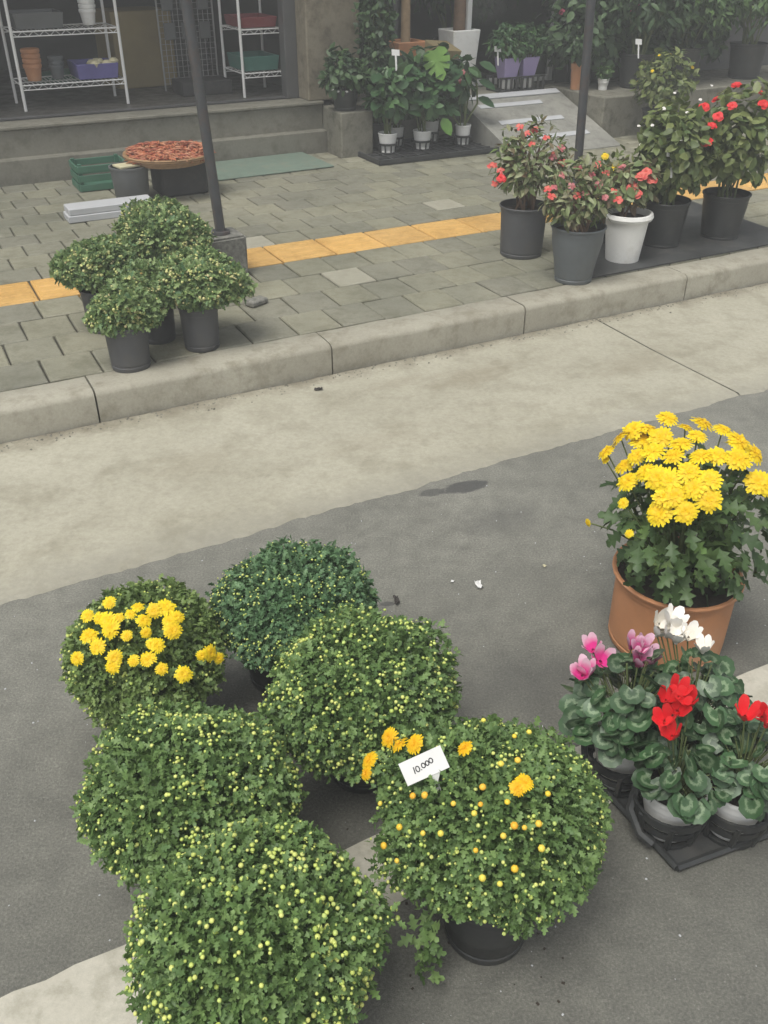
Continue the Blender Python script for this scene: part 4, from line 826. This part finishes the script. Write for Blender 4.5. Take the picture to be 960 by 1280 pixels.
# =================================================================== HOUSE PLANTS ON THE BLACK TRAY
tr2 = empty('plant_tray', W(1.70, 2.86, PZ), ANG, 'low black slotted tray under the white potted house plants', 'tray')
G().box(0, 1.05, 0, .62, .001, .012).obj('base', 'blackmat', tr2)
g = G()
for x0, x1, y0_, y1_ in ((0, 1.05, 0, .02), (0, 1.05, .60, .62), (0, .02, .021, .599), (1.03, 1.05, .021, .599)): g.box(x0, x1, y0_, y1_, .0125, .035)
for k in range(1, 9): g.box(.02 + k * .115, .03 + k * .115, .021, .599, .0125, .026)
for k in range(1, 5): g.box(.021, 1.029, .0 + k * .124, .008 + k * .124, .0125, .022)
g.obj('rim', 'black', tr2)
def caged(s_, t_, h, r_, label, seed, c, rad, n, lsize, tpl, leafm='house', z0=PZ + .012, **k):
    o = leafy('potted_house_plant', s_, t_, z0, ('nursery', r_ * .78, r_, h, 'white'), c, rad, label, seed, leafm, n, lsize, tpl=tpl, group='house plants in white pots', **k)
    g = G(); hh = h * .46; r0 = r_ * .82; r1 = r_ * .94
    g.lathe([(r1 + .001, hh - .006), (r1 + .007, hh - .006), (r1 + .008, hh + .008), (r1 + .001, hh + .008), (r1 + .001, hh - .006)], 24); g.lathe([(r0, 0), (r0 + .009, 0), (r0 + .009, .012), (r0, .012), (r0, 0)], 24)
    for j in range(9):
        a = 2 * math.pi * (j + .35) / 9; g.tube([((r0 + .004) * math.cos(a), (r0 + .004) * math.sin(a), .003), ((r1 + .004) * math.cos(a), (r1 + .004) * math.sin(a), hh)], .006, 5)
    g.obj('pot_holder', 'black', o, smooth=True)
    return o
def big_leaf(o, me, p, tip, n_, size):
    D = nrm(np.array(tip, float)); X = nrm(np.cross(D, np.array(n_, float))); N2 = np.cross(X, D)
    link('leaf', me, o, p, Matrix((X, D, N2)).transposed().to_quaternion(), size)
MON = (np.array([(0, .35, -.03)] + [(x, y, .05 - .12 * y * y) for x, y in ((0, 0), (.2, -.08), (.4, .02), (.48, .2), (.25, .28), (.5, .34), (.46, .52), (.22, .5), (.42, .62), (.34, .76), (.16, .66), (.2, .88), (0, 1.05), (-.2, .88), (-.16, .66), (-.34, .76), (-.42, .62), (-.22, .5), (-.46, .52), (-.5, .34), (-.25, .28), (-.48, .2), (-.4, .02), (-.2, -.08))]), [(0, 1 + k, 1 + (k + 1) % 24) for k in range(24)])
ME_MON = strip_mesh('leaf', MON, 'monstera'); ME_MOND = strip_mesh('leaf', MON, 'house_o'); ME_OV = strip_mesh('leaf', LEAF_OVAL, 'house_o'); ME_OVB = strip_mesh('leaf', LEAF_OVAL, 'monstera')
o = caged(1.93, 3.17, .145, .070, 'bushy green house plant in a caged white pot nearest the pedestal', 61, (0, 0, .38), (.13, .17, .12), 300, .075, LEAF_OVAL, stems=8)
for k in range(10): big_leaf(o, ME_OV, (.12 * math.cos(k * 2.1), .10 * math.sin(k * 2.1), .31 + .03 * k), (math.cos(k * 2.1), math.sin(k * 2.1) - .3, -.3), (0, -.5, 1), .14)
o = caged(2.22, 3.16, .140, .070, 'house plant with a bright split leaf in a caged white pot', 62, (.0, 0, .40), (.14, .22, .15), 200, .09, LEAF_OVAL, stems=8)
big_leaf(o, ME_MON, (.07, -.05, .68), (.25, -.35, -.75), (-.3, -.8, .5), .20); big_leaf(o, ME_OVB, (.14, -.10, .24), (.5, -.3, -.8), (0, -.8, .5), .14); big_leaf(o, ME_OVB, (-.17, -.05, .52), (-.1, -.3, -.9), (-.4, -.8, .3), .13)
for k in range(9): big_leaf(o, ME_MOND, (.14 * math.cos(k * 2.4), .10 * math.sin(k * 2.4), .30 + .035 * k), (math.cos(k * 2.4), math.sin(k * 2.4) - .4, -.3), (0, -.5, 1), .15)
o = caged(2.58, 3.16, .150, .060, 'leggy plant on bent stems in a caged white pot by the ramp', 63, (-.02, 0, .44), (.10, .17, .13), 60, .09, LEAF_OVAL, stems=7)
g = G(); g.tube([(0, 0, .13), (.05, -.02, .22), (.10, 0, .30), (.09, 0, .42), (.07, 0, .52)], [.008, .007, .007, .006, .005], 6); g.tube([(-.02, 0, .13), (-.09, -.02, .22), (-.12, 0, .33), (-.05, 0, .45)], [.008, .007, .006, .005], 6); g.obj('bent_stem', 'stem', o, smooth=True)
for p in ((-.05, -.05, .50), (-.02, -.04, .52), (-.04, -.06, .46)): flower(o, FL_P, np.random.default_rng(2), Vector(p), Vector((0, -1, .4)), .018)
for k in range(8): big_leaf(o, ME_OV, (.10 * math.cos(k * 2.1), .08 * math.sin(k * 2.1), .34 + .04 * k), (math.cos(k * 2.1), math.sin(k * 2.1) - .3, -.4), (0, -.5, 1), .15)
caged(2.10, 3.36, .145, .062, 'house plant in a caged white pot half hidden behind the others', 64, (0, 0, .40), (.20, .26, .2), 420, .09, LEAF_OVAL, stems=6, leafm='darkleaf')
o = caged(2.42, 3.40, .16, .075, 'broad dark leaved plant in a caged pot at the tray back', 65, (0, 0, .40), (.22, .26, .2), 300, .10, LEAF_OVAL, stems=6, leafm='darkleaf')
for k in range(10): big_leaf(o, ME_OV, (.16 * math.cos(k * 2.4), .12 * math.sin(k * 2.4), .28 + .035 * k), (math.cos(k * 2.4), math.sin(k * 2.4) - .4, -.4), (0, -.5, 1), .17)
leafy('potted_house_plant', 1.66, 3.33, PZ + .31, ('nursery', .08, .105, .15, 'black'), (0, 0, .24), (.17, .15, .12), 'dark bushy plant in a black pot on the stone pedestal', 66, 'darkleaf', 520, .06, tpl=LEAF_OVAL, flowers=[(FL_W, p, .010) for p in ((-.04, -.12, .14), (.02, -.13, .14), (.05, -.12, .15), (-.08, -.1, .15))])
leafy('vine_column', 1.97, 3.42, PZ, ('nursery', .09, .11, .2, 'black'), (0, 0, .95), (.12, .80, .70), 'dark climbing vine on a tall slim support beside the pilaster', 67, 'darkleaf', 1500, .045, tpl=LEAF_OVAL, lo=.5, stems=8)
# entrance platform
def square_pot(name, s_, t_, z0, w0, w1, h, mat, label, trunkm='bark', tr_=.03, hh=1.3, lean=(0, 0), group='square pots in the entrance'):
    o = empty(name, W(s_, t_, z0), ANG, label, 'plant', group)
    g = G(); a, b_, c, i_ = w0 / 2, w1 / 2, h, w1 / 2 - .018
    g.v = [(x * a, y * a, 0) for x, y in ((-1, -1), (1, -1), (1, 1), (-1, 1))] + [(x * b_, y * b_, c) for x, y in ((-1, -1), (1, -1), (1, 1), (-1, 1))] + [(x * i_, y * i_, c) for x, y in ((-1, -1), (1, -1), (1, 1), (-1, 1))] + [(x * i_ * .95, y * i_ * .95, c - .04) for x, y in ((-1, -1), (1, -1), (1, 1), (-1, 1))]
    g.f = [(3, 2, 1, 0)] + [(r_ * 4 + k, r_ * 4 + (k + 1) % 4, r_ * 4 + 4 + (k + 1) % 4, r_ * 4 + 4 + k) for r_ in range(3) for k in range(4)] + [(12, 13, 14, 15)]
    g.obj('pot', mat, o, bevel=.006)
    G().box(-i_ * .94, i_ * .94, -i_ * .94, i_ * .94, c - .039, c - .03).obj('soil', 'soil', o)
    G().tube([(0, 0, c - .05), (lean[0] * .3, lean[1] * .3, c + hh * .4), (lean[0], lean[1], c + hh)], [tr_ * 1.15, tr_, tr_ * .8], 12).obj('trunk', trunkm, o, smooth=True)
    rng = np.random.default_rng(int(s_ * 100)); P, Nn = shell(rng, 380, (.35, .3, .25), lump(rng, 10, .2, 8), .3, 1.05, -.9)
    v, f = leaves(rng, P + np.array([lean[0], lean[1], c + hh + .12]), Nn, .13, LEAF_LANCE); bulk('crown', [(v, f)], 'house', o, 'stuff')
square_pot('potted_tree', 2.45, 3.86, EZ, .22, .27, .385, 'terra', 'small tree with pale trunk in a square terracotta pot', tr_=.034)
square_pot('potted_tree', 2.98, 3.92, EZ, .19, .255, .44, 'white', 'small tree in a big white square pot by the glass door', 'redstem', .045)
g = G().box(-.16, .16, -.02, .02, 0, .10); 
o = tag(G().box(-.13, .13, -.09, .09, 0, .10).obj('seedling_box', 'card', None, W(2.68, 3.72, EZ + .26), (.35, .1, ANG + .3), bevel=.003), 'tilted brown box between the two square pots', 'box')
tag(G().box(-.16, .16, -.12, .12, 0, .255).obj('plant_stand', 'blackmat', None, W(2.68, 3.74, EZ), (0, 0, ANG), bevel=.01), 'black stand under the tilted brown box', 'stand')
# lilac pots in a black rack
rk = empty('pot_rack', W(3.36, 3.62, EZ), ANG, 'low black rack holding the lilac pots', 'rack')
g = G(); g.box(-.22, .22, -.10, .10, 0, .012)
for k in range(9): g.box(-.22 + k * .0525, -.20 + k * .0525, -.10, -.092, .0125, .10); g.box(-.22 + k * .0525, -.20 + k * .0525, .092, .10, .0125, .10)
g.box(-.222, .222, -.104, -.09, .1005, .112); g.box(-.222, .222, .09, .104, .1005, .112); g.obj('frame', 'black', rk)
for k, (ds, lb) in enumerate(((-.09, 'lilac square pot of ferny leaves next to the white square pot'), (.09, 'lilac square pot of ferny leaves next to the door frame'))):
    o = leafy('potted_fern', 3.36 + ds, 3.62, EZ + .012, None, (0, 0, .34), (.15, .13, .10), lb, 71 + k, 'house', 420, .06, tpl=LEAF_LANCE, stems=6, group='lilac pots at the entrance')
    g = G(); a, b_, h = .055, .082, .235
    g.v = [(x * a, y * a, .075) for x, y in ((-1, -1), (1, -1), (1, 1), (-1, 1))] + [(x * b_, y * b_, h) for x, y in ((-1, -1), (1, -1), (1, 1), (-1, 1))] + [(x * (b_ - .01), y * (b_ - .01), h) for x, y in ((-1, -1), (1, -1), (1, 1), (-1, 1))] + [(x * a * .9, y * a * .9, .12) for x, y in ((-1, -1), (1, -1), (1, 1), (-1, 1))]
    g.f = [(3, 2, 1, 0)] + [(r_ * 4 + j, r_ * 4 + (j + 1) % 4, r_ * 4 + 4 + (j + 1) % 4, r_ * 4 + 4 + j) for r_ in range(3) for j in range(4)] + [(12, 13, 14, 15)]
    g.obj('pot', 'lilac', o, (0, 0, 0), (0, 0, ANG), bevel=.004)
    G().box(-.045, .045, -.045, .045, 0, .078).obj('pot_base', 'white', o, (0, 0, 0), (0, 0, ANG), bevel=.006)
    G().box(-.068, .068, -.068, .068, .19, .215).obj('soil', 'soil', o, (0, 0, 0), (0, 0, ANG))
# ledge and behind: shrubs
leafy('potted_shrub', 3.77, 3.34, EZ + .01, ('band', .045, .058, .20, 'terra'), (0, 0, .34), (.14, .16, .12), 'tall slim terracotta pot with a dark shrub on the ledge', 81, 'darkleaf', 420, .05, tpl=LEAF_OVAL, group='pots on the ledge')
leafy('potted_herb', 3.95, 3.22, EZ + .01, ('nursery', .036, .046, .085, 'white'), (0, 0, .13), (.06, .06, .04), 'tiny white pot of greenery on the ledge', 82, 'shrub', 130, .035, tpl=LEAF_OVAL, stems=5, group='pots on the ledge')
leafy('potted_shrub', 4.28, 3.22, EZ + .01, ('nursery', .12, .15, .26, 'black'), (0, 0, .72), (.40, .50, .34), 'large dark shrub with sparse pink flowers in a black pot on the ledge', 83, 'darkleaf', 1500, .075, tpl=LEAF_LANCE, fl=FL_M, nf=16, fsize=.03, stems=16, group='pots on the ledge', lo=.25)
leafy('potted_shrub', 4.80, 3.25, EZ + .01, ('nursery', .13, .16, .28, 'black'), (0, 0, .66), (.42, .5, .34), 'bright green large shrub in a black pot on the ledge', 84, 'shrub', 1700, .07, tpl=LEAF_LANCE, fl=FL_M, nf=10, fsize=.028, stems=16, group='pots on the ledge', lo=.25)
leafy('potted_shrub', 5.5, 3.2, EZ + .01, ('nursery', .13, .16, .28, 'black'), (0, 0, .70), (.45, .55, .36), 'spreading shrub at the far end of the ledge', 85, 'shrub', 1600, .075, tpl=LEAF_LANCE, stems=16, group='pots on the ledge', lo=.25)
leafy('potted_shrub', 3.75, 2.55 + 1.25, EZ, ('nursery', .11, .14, .24, 'black'), (.25, .1, .95), (.30, .45, .36), 'dark arching shrub in front of the door frame', 86, 'darkleaf', 900, .08, tpl=LEAF_LANCE, stems=12, lo=.3) if False else None
leafy('potted_shrub', 3.35, 4.6, EZ, ('nursery', .15, .18, .3, 'black'), (0, 0, .85), (.5, .5, .42), 'shrub with pink flowers inside behind the glass door', 87, 'darkleaf', 1100, .09, tpl=LEAF_LANCE, fl=FL_M, nf=20, fsize=.035, stems=12, lo=.3)
leafy('potted_shrub', 2.35, 4.9, EZ, ('nursery', .15, .18, .3, 'black'), (0, 0, .7), (.45, .45, .40), 'dark shrub inside behind the terracotta pot', 88, 'darkleaf', 900, .09, tpl=LEAF_LANCE, stems=12, lo=.3)
leafy('potted_shrub', 3.18, 2.55 + .62, PZ + .18, None, (0, 0, .1), (.1, .1, .1), 'x', 89, 'rose', 10, .03) if False else None
leafy('potted_shrub', 4.05, 2.62, PZ, ('nursery', .11, .14, .24, 'black'), (0, 0, .42), (.24, .22, .18), 'loose green shrub in a black pot below the ledge', 90, 'rose', 800, .05, tpl=LEAF_OVAL, stems=12, fl=FL_Y, nf=8, fsize=.014)
def blank_tag(p, label):
    o = empty('plant_tag', p, ANG, label, 'tag', 'blank plant tags')
    G().box(-.032, .032, -.001, .001, .0, .04).obj('plate', 'paper', o, rot=(-.3, .1, 0)); G().box(-.007, .007, -.0008, .0008, -.10, .0).obj('stake', 'paper', o, rot=(-.3, .1, 0))
for k, (a, b_, zz, rr_, lb) in enumerate(((4.0, 3.58, .42, .36, 'dense dark bush against the wall behind the slim terracotta pot'), (4.55, 3.58, .40, .40, 'dense dark bush against the wall behind the pink flowered shrub'), (5.15, 3.56, .42, .42, 'dense dark bush against the wall near the ledge end'))):
    leafy('potted_bush', a, b_, EZ + .01, ('nursery', .09, .11, .18, 'black'), (0, -.04, zz), (rr_, .55, .34), lb, 180 + k, 'darkleaf', 1500, .075, tpl=LEAF_OVAL, stems=10, lo=.3, fl=FL_M, nf=5, fsize=.03, group='bushes along the wall')
blank_tag(W(3.12, 3.55, .74), 'white plant tag beside the lilac pots')
blank_tag(W(2.02, 3.22, .80), 'white plant tag on the climbing vine')
blank_tag(W(4.05, 2.97, .80), 'white plant tag in the dark ledge shrub')
blank_tag(W(2.05, .36, .62), 'white plant tag in the tall rose bush')

# =================================================================== LEFT SIDE: MAT, BASKET, RACKS
tag(G().box(-.50, .46, -.27, .27, .0015, .011).obj('door_mat', 'mat_green', None, W(.93, 3.23, PZ), (0, 0, ANG + .03), bevel=.003), 'worn green mat below the shop step', 'mat')
bk = empty('chilli_basket', W(.155, 2.75, .335), ANG, 'round shallow wicker basket of dried red chillies', 'basket')
g = G(); n = 40
g.lathe([(.001, 0), (.20, .0), (.245, .02), (.272, .055), (.280, .058), (.276, .066), (.262, .060), (.235, .028), (.001, .012)], n)
for k in range(3): g.lathe([(.226 + .02 * k, .008 + .018 * k), (.236 + .02 * k, .010 + .018 * k), (.238 + .02 * k, .018 + .018 * k), (.228 + .02 * k, .016 + .018 * k)], n)
g.obj('wicker_bowl', 'wicker', bk, smooth=True)
rng = np.random.default_rng(91); ch = (lambda n=5: (np.array([(wd * math.cos(2 * math.pi * k / n), y, wd * math.sin(2 * math.pi * k / n) + zz) for y, wd, zz in ((0, .05, 0), (.2, .13, .02), (.55, .11, .04), (1, .01, -.03)) for k in range(n)]), [(r_ * n + k, r_ * n + (k + 1) % n, r_ * n + n + (k + 1) % n, r_ * n + n + k) for r_ in range(3) for k in range(n)]))()
m_ = 1300; a = rng.uniform(0, 6.28, m_); q = .245 * np.sqrt(rng.uniform(0, 1, m_)); z = .03 + .05 * (1 - (q / .25) ** 2) * rng.uniform(.55, 1.1, m_) + .018 * np.sin(3 * a + 1) + .02
P = np.stack([q * np.cos(a), q * np.sin(a), z], 1); D = nrm(rng.normal(size=(m_, 3)) * np.array([1, 1, .05])); D[:, 2] = np.clip(D[:, 2], -.15, .2); v, f = place(ch, P, D, np.tile([0, 0, 1.], (m_, 1)) + rng.normal(size=(m_, 3)) * .3, rng.uniform(.04, .065, m_))
bulk('dried_chillies', [(v, f), (CORE[0] * np.array([.24, .24, .05]) + np.array([0, 0, .03]), CORE[1])], 'chilli', bk, 'stuff', smooth=True)
tag(G().box(-.15, .15, -.13, .13, 0, .197).obj('upturned_crate', 'blackmat', None, W(.22, 2.80, PZ), (0, 0, ANG), bevel=.012), 'black crate under the chilli basket', 'crate')
g = G().lathe([(.001, 0), (.095, 0), (.10, .006), (.115, .20), (.121, .202), (.121, .212), (.110, .212), (.095, .02), (.001, .02)], 24)
tag(g.obj('grey_tub', 'bluegrey', None, W(-.115, 2.70, PZ), (0, 0, 0), smooth=True), 'grey plastic tub left of the chilli basket', 'tub')
tag(G().box(-.10, .10, -.055, .055, 0, .012).obj('yellow_card', 'cream', None, W(-.10, 2.68, PZ + .2125), (0, 0, ANG + .2), bevel=.002), 'cream card lying across the grey tub', 'card')
fo = empty('foam_stack', W(-.32, 2.42, PZ), ANG, 'two pale grey foam slabs stacked on the pavement', 'foam')
G().box(-.26, .24, -.075, .075, .001, .04).obj('slab', 'foam', fo, bevel=.004); G().box(-.25, .25, -.07, .08, .0405, .078).obj('slab', 'foam', fo, bevel=.004)
def crate(name, p, rz, wx, wy, h, mat, label):
    o = empty(name, p, rz, label, 'crate'); a, b_ = wx / 2, wy / 2
    G().box(-a + .01, a - .01, -b_ + .01, b_ - .01, 0, .012).obj('base', mat, o)
    for sg in (-1, 1):
        for k in range(3):
            z0_ = .0 + k * h / 3; G().box(-a, a, sg * b_ - .006, sg * b_ + .006, z0_ + .004, z0_ + h / 3 - .012).obj('slat', mat, o, bevel=.002); G().box(sg * a - .006, sg * a + .006, -b_ + .007, b_ - .007, z0_ + .004, z0_ + h / 3 - .012).obj('slat', mat, o, bevel=.002)
        for sy in (-1, 1): G().box(sg * (a - .018) - .012, sg * (a - .018) + .012, sy * (b_ - .018) - .011, sy * (b_ - .018) + .011, 0, h).obj('corner_post', mat, o, bevel=.002)
crate('green_crate', W(-.20, 3.18, PZ), ANG, .32, .24, .17, 'green_crate', 'dark green slatted crate against the shop step')
# loose slab chip on pavement
g = G().box(-.05, .05, -.03, .03, 0, .025); tag(g.obj('stone_chip', 'block', None, W(-.10, .60, PZ), (0, 0, ANG + .4), bevel=.006), 'small broken stone beside the budded bushes', 'stone')

def wire_rack(s_, t_, w_, d_, zs, H_, label, rot=0):
    o = empty('wire_rack', W(s_, t_, FZ - .003), ANG + rot, label, 'rack', 'white wire racks in the shop')
    for x in (0, w_):
        for y in (0, d_): G().tube([(x, y, 0), (x, y, H_)], .011, 8).obj('post', 'wire', o, smooth=True)
    for z in zs:
        g = G()
        for y in (0, d_):
            g.tube([(0, y, z), (w_, y, z)], .005, 5); g.tube([(0, y, z - .03), (w_, y, z - .03)], .004, 5)
            m2 = int(w_ / .035); pts = [(w_ * k / m2, y, z - (.03 if k % 2 else 0)) for k in range(m2 + 1)]; g.tube(pts, .0028, 4)
        for x in (0, w_): g.tube([(x, 0, z), (x, d_, z)], .005, 5)
        for k in range(1, int(w_ / .03)): g.tube([(k * .03, 0, z + .003), (k * .03, d_, z + .003)], .0022, 4)
        g.obj('shelf', 'wire', o)
    return o
wire_rack(1.14, 4.02, .33, .42, (.165, .46, .95), 1.5, 'white wire rack with a red tray and a teal tray')
wire_rack(-.45, 4.16, .73, .40, (.165, .50, .95), 1.5, 'white wire rack with a blue tray on its lower shelf')
def tray(s_, t_, z, wx, wy, h, mat, label):
    g = G(); a, b_ = wx / 2, wy / 2
    g.v = [(x * a * .92, y * b_ * .92, 0) for x, y in ((-1, -1), (1, -1), (1, 1), (-1, 1))] + [(x * a, y * b_, h) for x, y in ((-1, -1), (1, -1), (1, 1), (-1, 1))] + [(x * (a - .012), y * (b_ - .012), h) for x, y in ((-1, -1), (1, -1), (1, 1), (-1, 1))] + [(x * a * .9, y * b_ * .9, .008) for x, y in ((-1, -1), (1, -1), (1, 1), (-1, 1))]
    g.f = [(3, 2, 1, 0)] + [(r_ * 4 + j, r_ * 4 + (j + 1) % 4, r_ * 4 + 4 + (j + 1) % 4, r_ * 4 + 4 + j) for r_ in range(3) for j in range(4)] + [(12, 13, 14, 15)]
    tag(g.obj('plastic_tray', mat, None, W(s_, t_, z), (0, 0, ANG), bevel=.003), label, 'tray')
tray(1.305, 4.23, FZ + .465, .29, .38, .07, 'red_tray', 'dark red plastic tray on the wire rack')
tray(1.305, 4.23, FZ + .172, .29, .38, .10, 'teal_tray', 'teal plastic tray on the low rack shelf')
tray(.10, 4.34, FZ + .172, .30, .34, .10, 'blue_tray', 'violet blue plastic tray on the low rack shelf')
tray(-.25, 4.34, FZ + .507, .34, .34, .10, 'bluegrey', 'grey plastic tray on the upper rack shelf')
g = G(); rr = random.Random(8)
for k in range(7): g.lathe([(.001, .0), (.03, .008), (.038, .03), (.02, .05), (.001, .052)], 8, (rr.uniform(-.09, .09), rr.uniform(-.06, .06), rr.uniform(0, .03)))
tag(g.obj('seed_bags', 'cream', None, W(.14, 4.26, FZ + .232), (0, 0, ANG), smooth=True), 'pale bags heaped in the violet blue tray', 'bags')
tag(G().box(-.25, .25, -.22, .22, 0, .55).obj('cardboard_box', 'card', None, W(.62, 5.1, FZ - .003), (0, 0, ANG + .1), bevel=.008), 'large tan cardboard box at the back of the shop', 'box')
def pot_stack(s_, t_, z, n_, r_, mat, label):
    o = empty('pot_stack', W(s_, t_, z), 0, label, 'pots', 'stacked empty pots in the shop')
    for k in range(n_): link('nested_pot', pot_mesh('band', r_ * .72, r_, r_ * 1.7).mesh('nested_pot', mat, smooth=True, sharp=35), o, (.002 * (k % 2), .002 * (k % 3), k * r_ * .5))
pot_stack(-.33, 4.30, FZ + .173, 4, .065, 'terra', 'stack of four terracotta pots on the low rack shelf')
pot_stack(-.16, 4.33, FZ + .173, 3, .055, 'greypot', 'stack of grey pots on the low rack shelf')
pot_stack(.12, 4.34, FZ + .508, 4, .06, 'white', 'stack of white pots on the upper rack shelf')
pot_stack(1.02, 4.75, FZ - .002, 6, .10, 'darkpot', 'tall stack of charcoal pots beside the grid display')
def soil_bag(s_, t_, z, rz, mat, label):
    g = G(); nx, ny = 12, 8; rr = random.Random(int(s_ * 77 + z * 50))
    for j in range(ny + 1):
        for i_ in range(nx + 1):
            u, v_ = i_ / nx * 2 - 1, j / ny * 2 - 1; h_ = .085 * (1 - abs(u) ** 3) * (1 - abs(v_) ** 3) + rr.uniform(-.004, .004); g.v.append((u * .27, v_ * .17, .05 + h_ * .8))
    m1 = len(g.v); g.v += [(x, y, .05 - (z_ - .05) * .55) for x, y, z_ in g.v]
    for j in range(ny):
        for i_ in range(nx):
            q = j * (nx + 1) + i_; g.f += [(q, q + 1, q + nx + 2, q + nx + 1), (m1 + q, m1 + q + nx + 1, m1 + q + nx + 2, m1 + q + 1)]
    tag(g.obj('soil_bag', mat, None, W(s_, t_, z), (0, 0, ANG + rz), smooth=True, sharp=70), label, 'bag')
soil_bag(-.95, 4.35, FZ - .012, .1, 'cream', 'plump cream soil bag lying on the shop floor')
soil_bag(-.93, 4.36, FZ + .085, -.1, 'foam', 'pale grey soil bag on top of the cream bag')
soil_bag(.05, 5.4, FZ - .012, .3, 'green_crate', 'green soil bag at the back of the shop')
# grid display with hanging packets
gd = empty('grid_display', W(.70, 4.62, FZ - .003), ANG, 'wire grid display hung with small packets', 'display')
g = G()
for k in range(12): g.tube([(k * .04, 0, .04), (k * .04, 0, 1.25)], .003, 4)
for k in range(30): g.tube([(0, .004, .05 + k * .04), (.44, .004, .05 + k * .04)], .002, 4)
for x in (0, .44): g.tube([(x, 0, 0), (x, 0, 1.3)], .007, 6)
g.obj('wire_grid', 'wire_dim', gd)
pk = G().box(-.045, .045, -.01, .0, -.06, .06).mesh('packet', 'bluegrey', bevel=.004)
for r_ in range(3):
    for k in range(3): link('packet', pk, gd, (.08 + k * .14, -.012, .42 + r_ * .20))
tag(G().box(-.2, .2, -.14, .14, 0, .10).obj('low_tray', 'blackmat', None, W(.93, 4.40, FZ - .003), (0, 0, ANG), bevel=.006), 'black low tray under the grid display', 'tray')

# =================================================================== GRIT
rng = np.random.default_rng(7); V = []
chip = (np.array([(-1, -.7, 0), (.9, -.8, 0), (1.1, .6, 0), (-.8, .9, 0), (-.4, -.3, .9), (.5, -.2, .8), (.3, .4, 1.0), (-.4, .35, .7)]), [(4, 5, 6, 7), (0, 1, 5, 4), (1, 2, 6, 5), (2, 3, 7, 6), (3, 0, 4, 7)])
def grit(n, f, sz, mat, name):
    P = []
    for _ in range(n): P.append(f())
    P = np.array(P); D = np.stack([np.cos(a := rng.uniform(0, 6.28, n)), np.sin(a), np.zeros(n)], 1)
    v, fc = place(chip, P, D, np.tile([0, 0, 1.], (n, 1)), sz * rng.uniform(.4, 1.6, n)); o = bulk(name, [(v, fc)], mat, None, 'stuff'); return o
def along_kerb():
    s_ = rng.uniform(-2, 2.6); t_ = -abs(rng.normal() * .035) - .012; return tuple(W(s_, t_, .016 + t_ * .0245))
def on_asph():
    s_ = rng.uniform(-2, 1.2); t_ = rng.uniform(-3.0, -1.0); return tuple(W(s_, t_, .0005))
def spilled():
    c = [(.178, .93), (-.25, 1.6), (.0, 1.2), (.60, 1.70), (-.1, 1.05)][int(rng.integers(5))]; return (c[0] + rng.normal() * .09, c[1] + rng.normal() * .07, .001)
grit(420, along_kerb, .0035, 'ledge', 'kerb_grit'); grit(380, on_asph, .0016, 'foam', 'road_grit'); grit(60, spilled, .0022, 'soil', 'spilled_soil')
# =================================================================== LITTER
def scrap(name, p, mat, sx, sy, seed, label, cat):
    rr = random.Random(seed); g = G(); n = 4
    g.v = [((i / n - .5) * sx + rr.uniform(-.12, .12) * sx, (j / n - .5) * sy + rr.uniform(-.12, .12) * sy, .003 + rr.uniform(0, .009) * (sx / .03)) for j in range(n + 1) for i in range(n + 1)]
    g.f = [(j * (n + 1) + i, j * (n + 1) + i + 1, (j + 1) * (n + 1) + i + 1, (j + 1) * (n + 1) + i) for j in range(n) for i in range(n)]
    tag(g.obj(name, mat, None, p, (0, 0, rr.uniform(0, 3))), label, cat)
scrap('paper_scrap', W(-.242, -1.51, .002), 'paper', .032, .018, 1, 'crumpled white paper scrap lying on the asphalt', 'litter')
scrap('paper_scrap', W(-.30, -1.46, .002), 'paper', .010, .008, 6, 'tiny white flake near the crumpled paper scrap', 'litter')
scrap('dry_leaf', W(-.485, -1.465, .002), 'dryleaf', .034, .014, 2, 'dark dried leaf on the asphalt beside the budded domes', 'leaf')
scrap('dry_leaf', W(-.12, -.12, .012), 'dryleaf', .03, .018, 3, 'dark dried leaf in the concrete gutter below the kerb', 'leaf')
scrap('fallen_petal', W(-.02, -1.52, .002), 'cream', .012, .008, 4, 'pale fallen petal on the asphalt', 'petal')

# =================================================================== haze volume added over the scene, standing in for lens fog
hm = bpy.data.materials.new('haze'); hm.use_nodes = True; ht = hm.node_tree
ht.nodes.remove(ht.nodes['Principled BSDF'])
pv = ht.nodes.new('ShaderNodeVolumePrincipled'); pv.inputs['Color'].default_value = (0.92, 0.94, 0.93, 1); pv.inputs['Density'].default_value = HAZE
ht.links.new(pv.outputs[0], ht.nodes['Material Output'].inputs['Volume']); M['haze'] = hm
G().box(-62, 62, -62, 62, -1, 4.2).obj('haze', 'haze', kind='stuff')
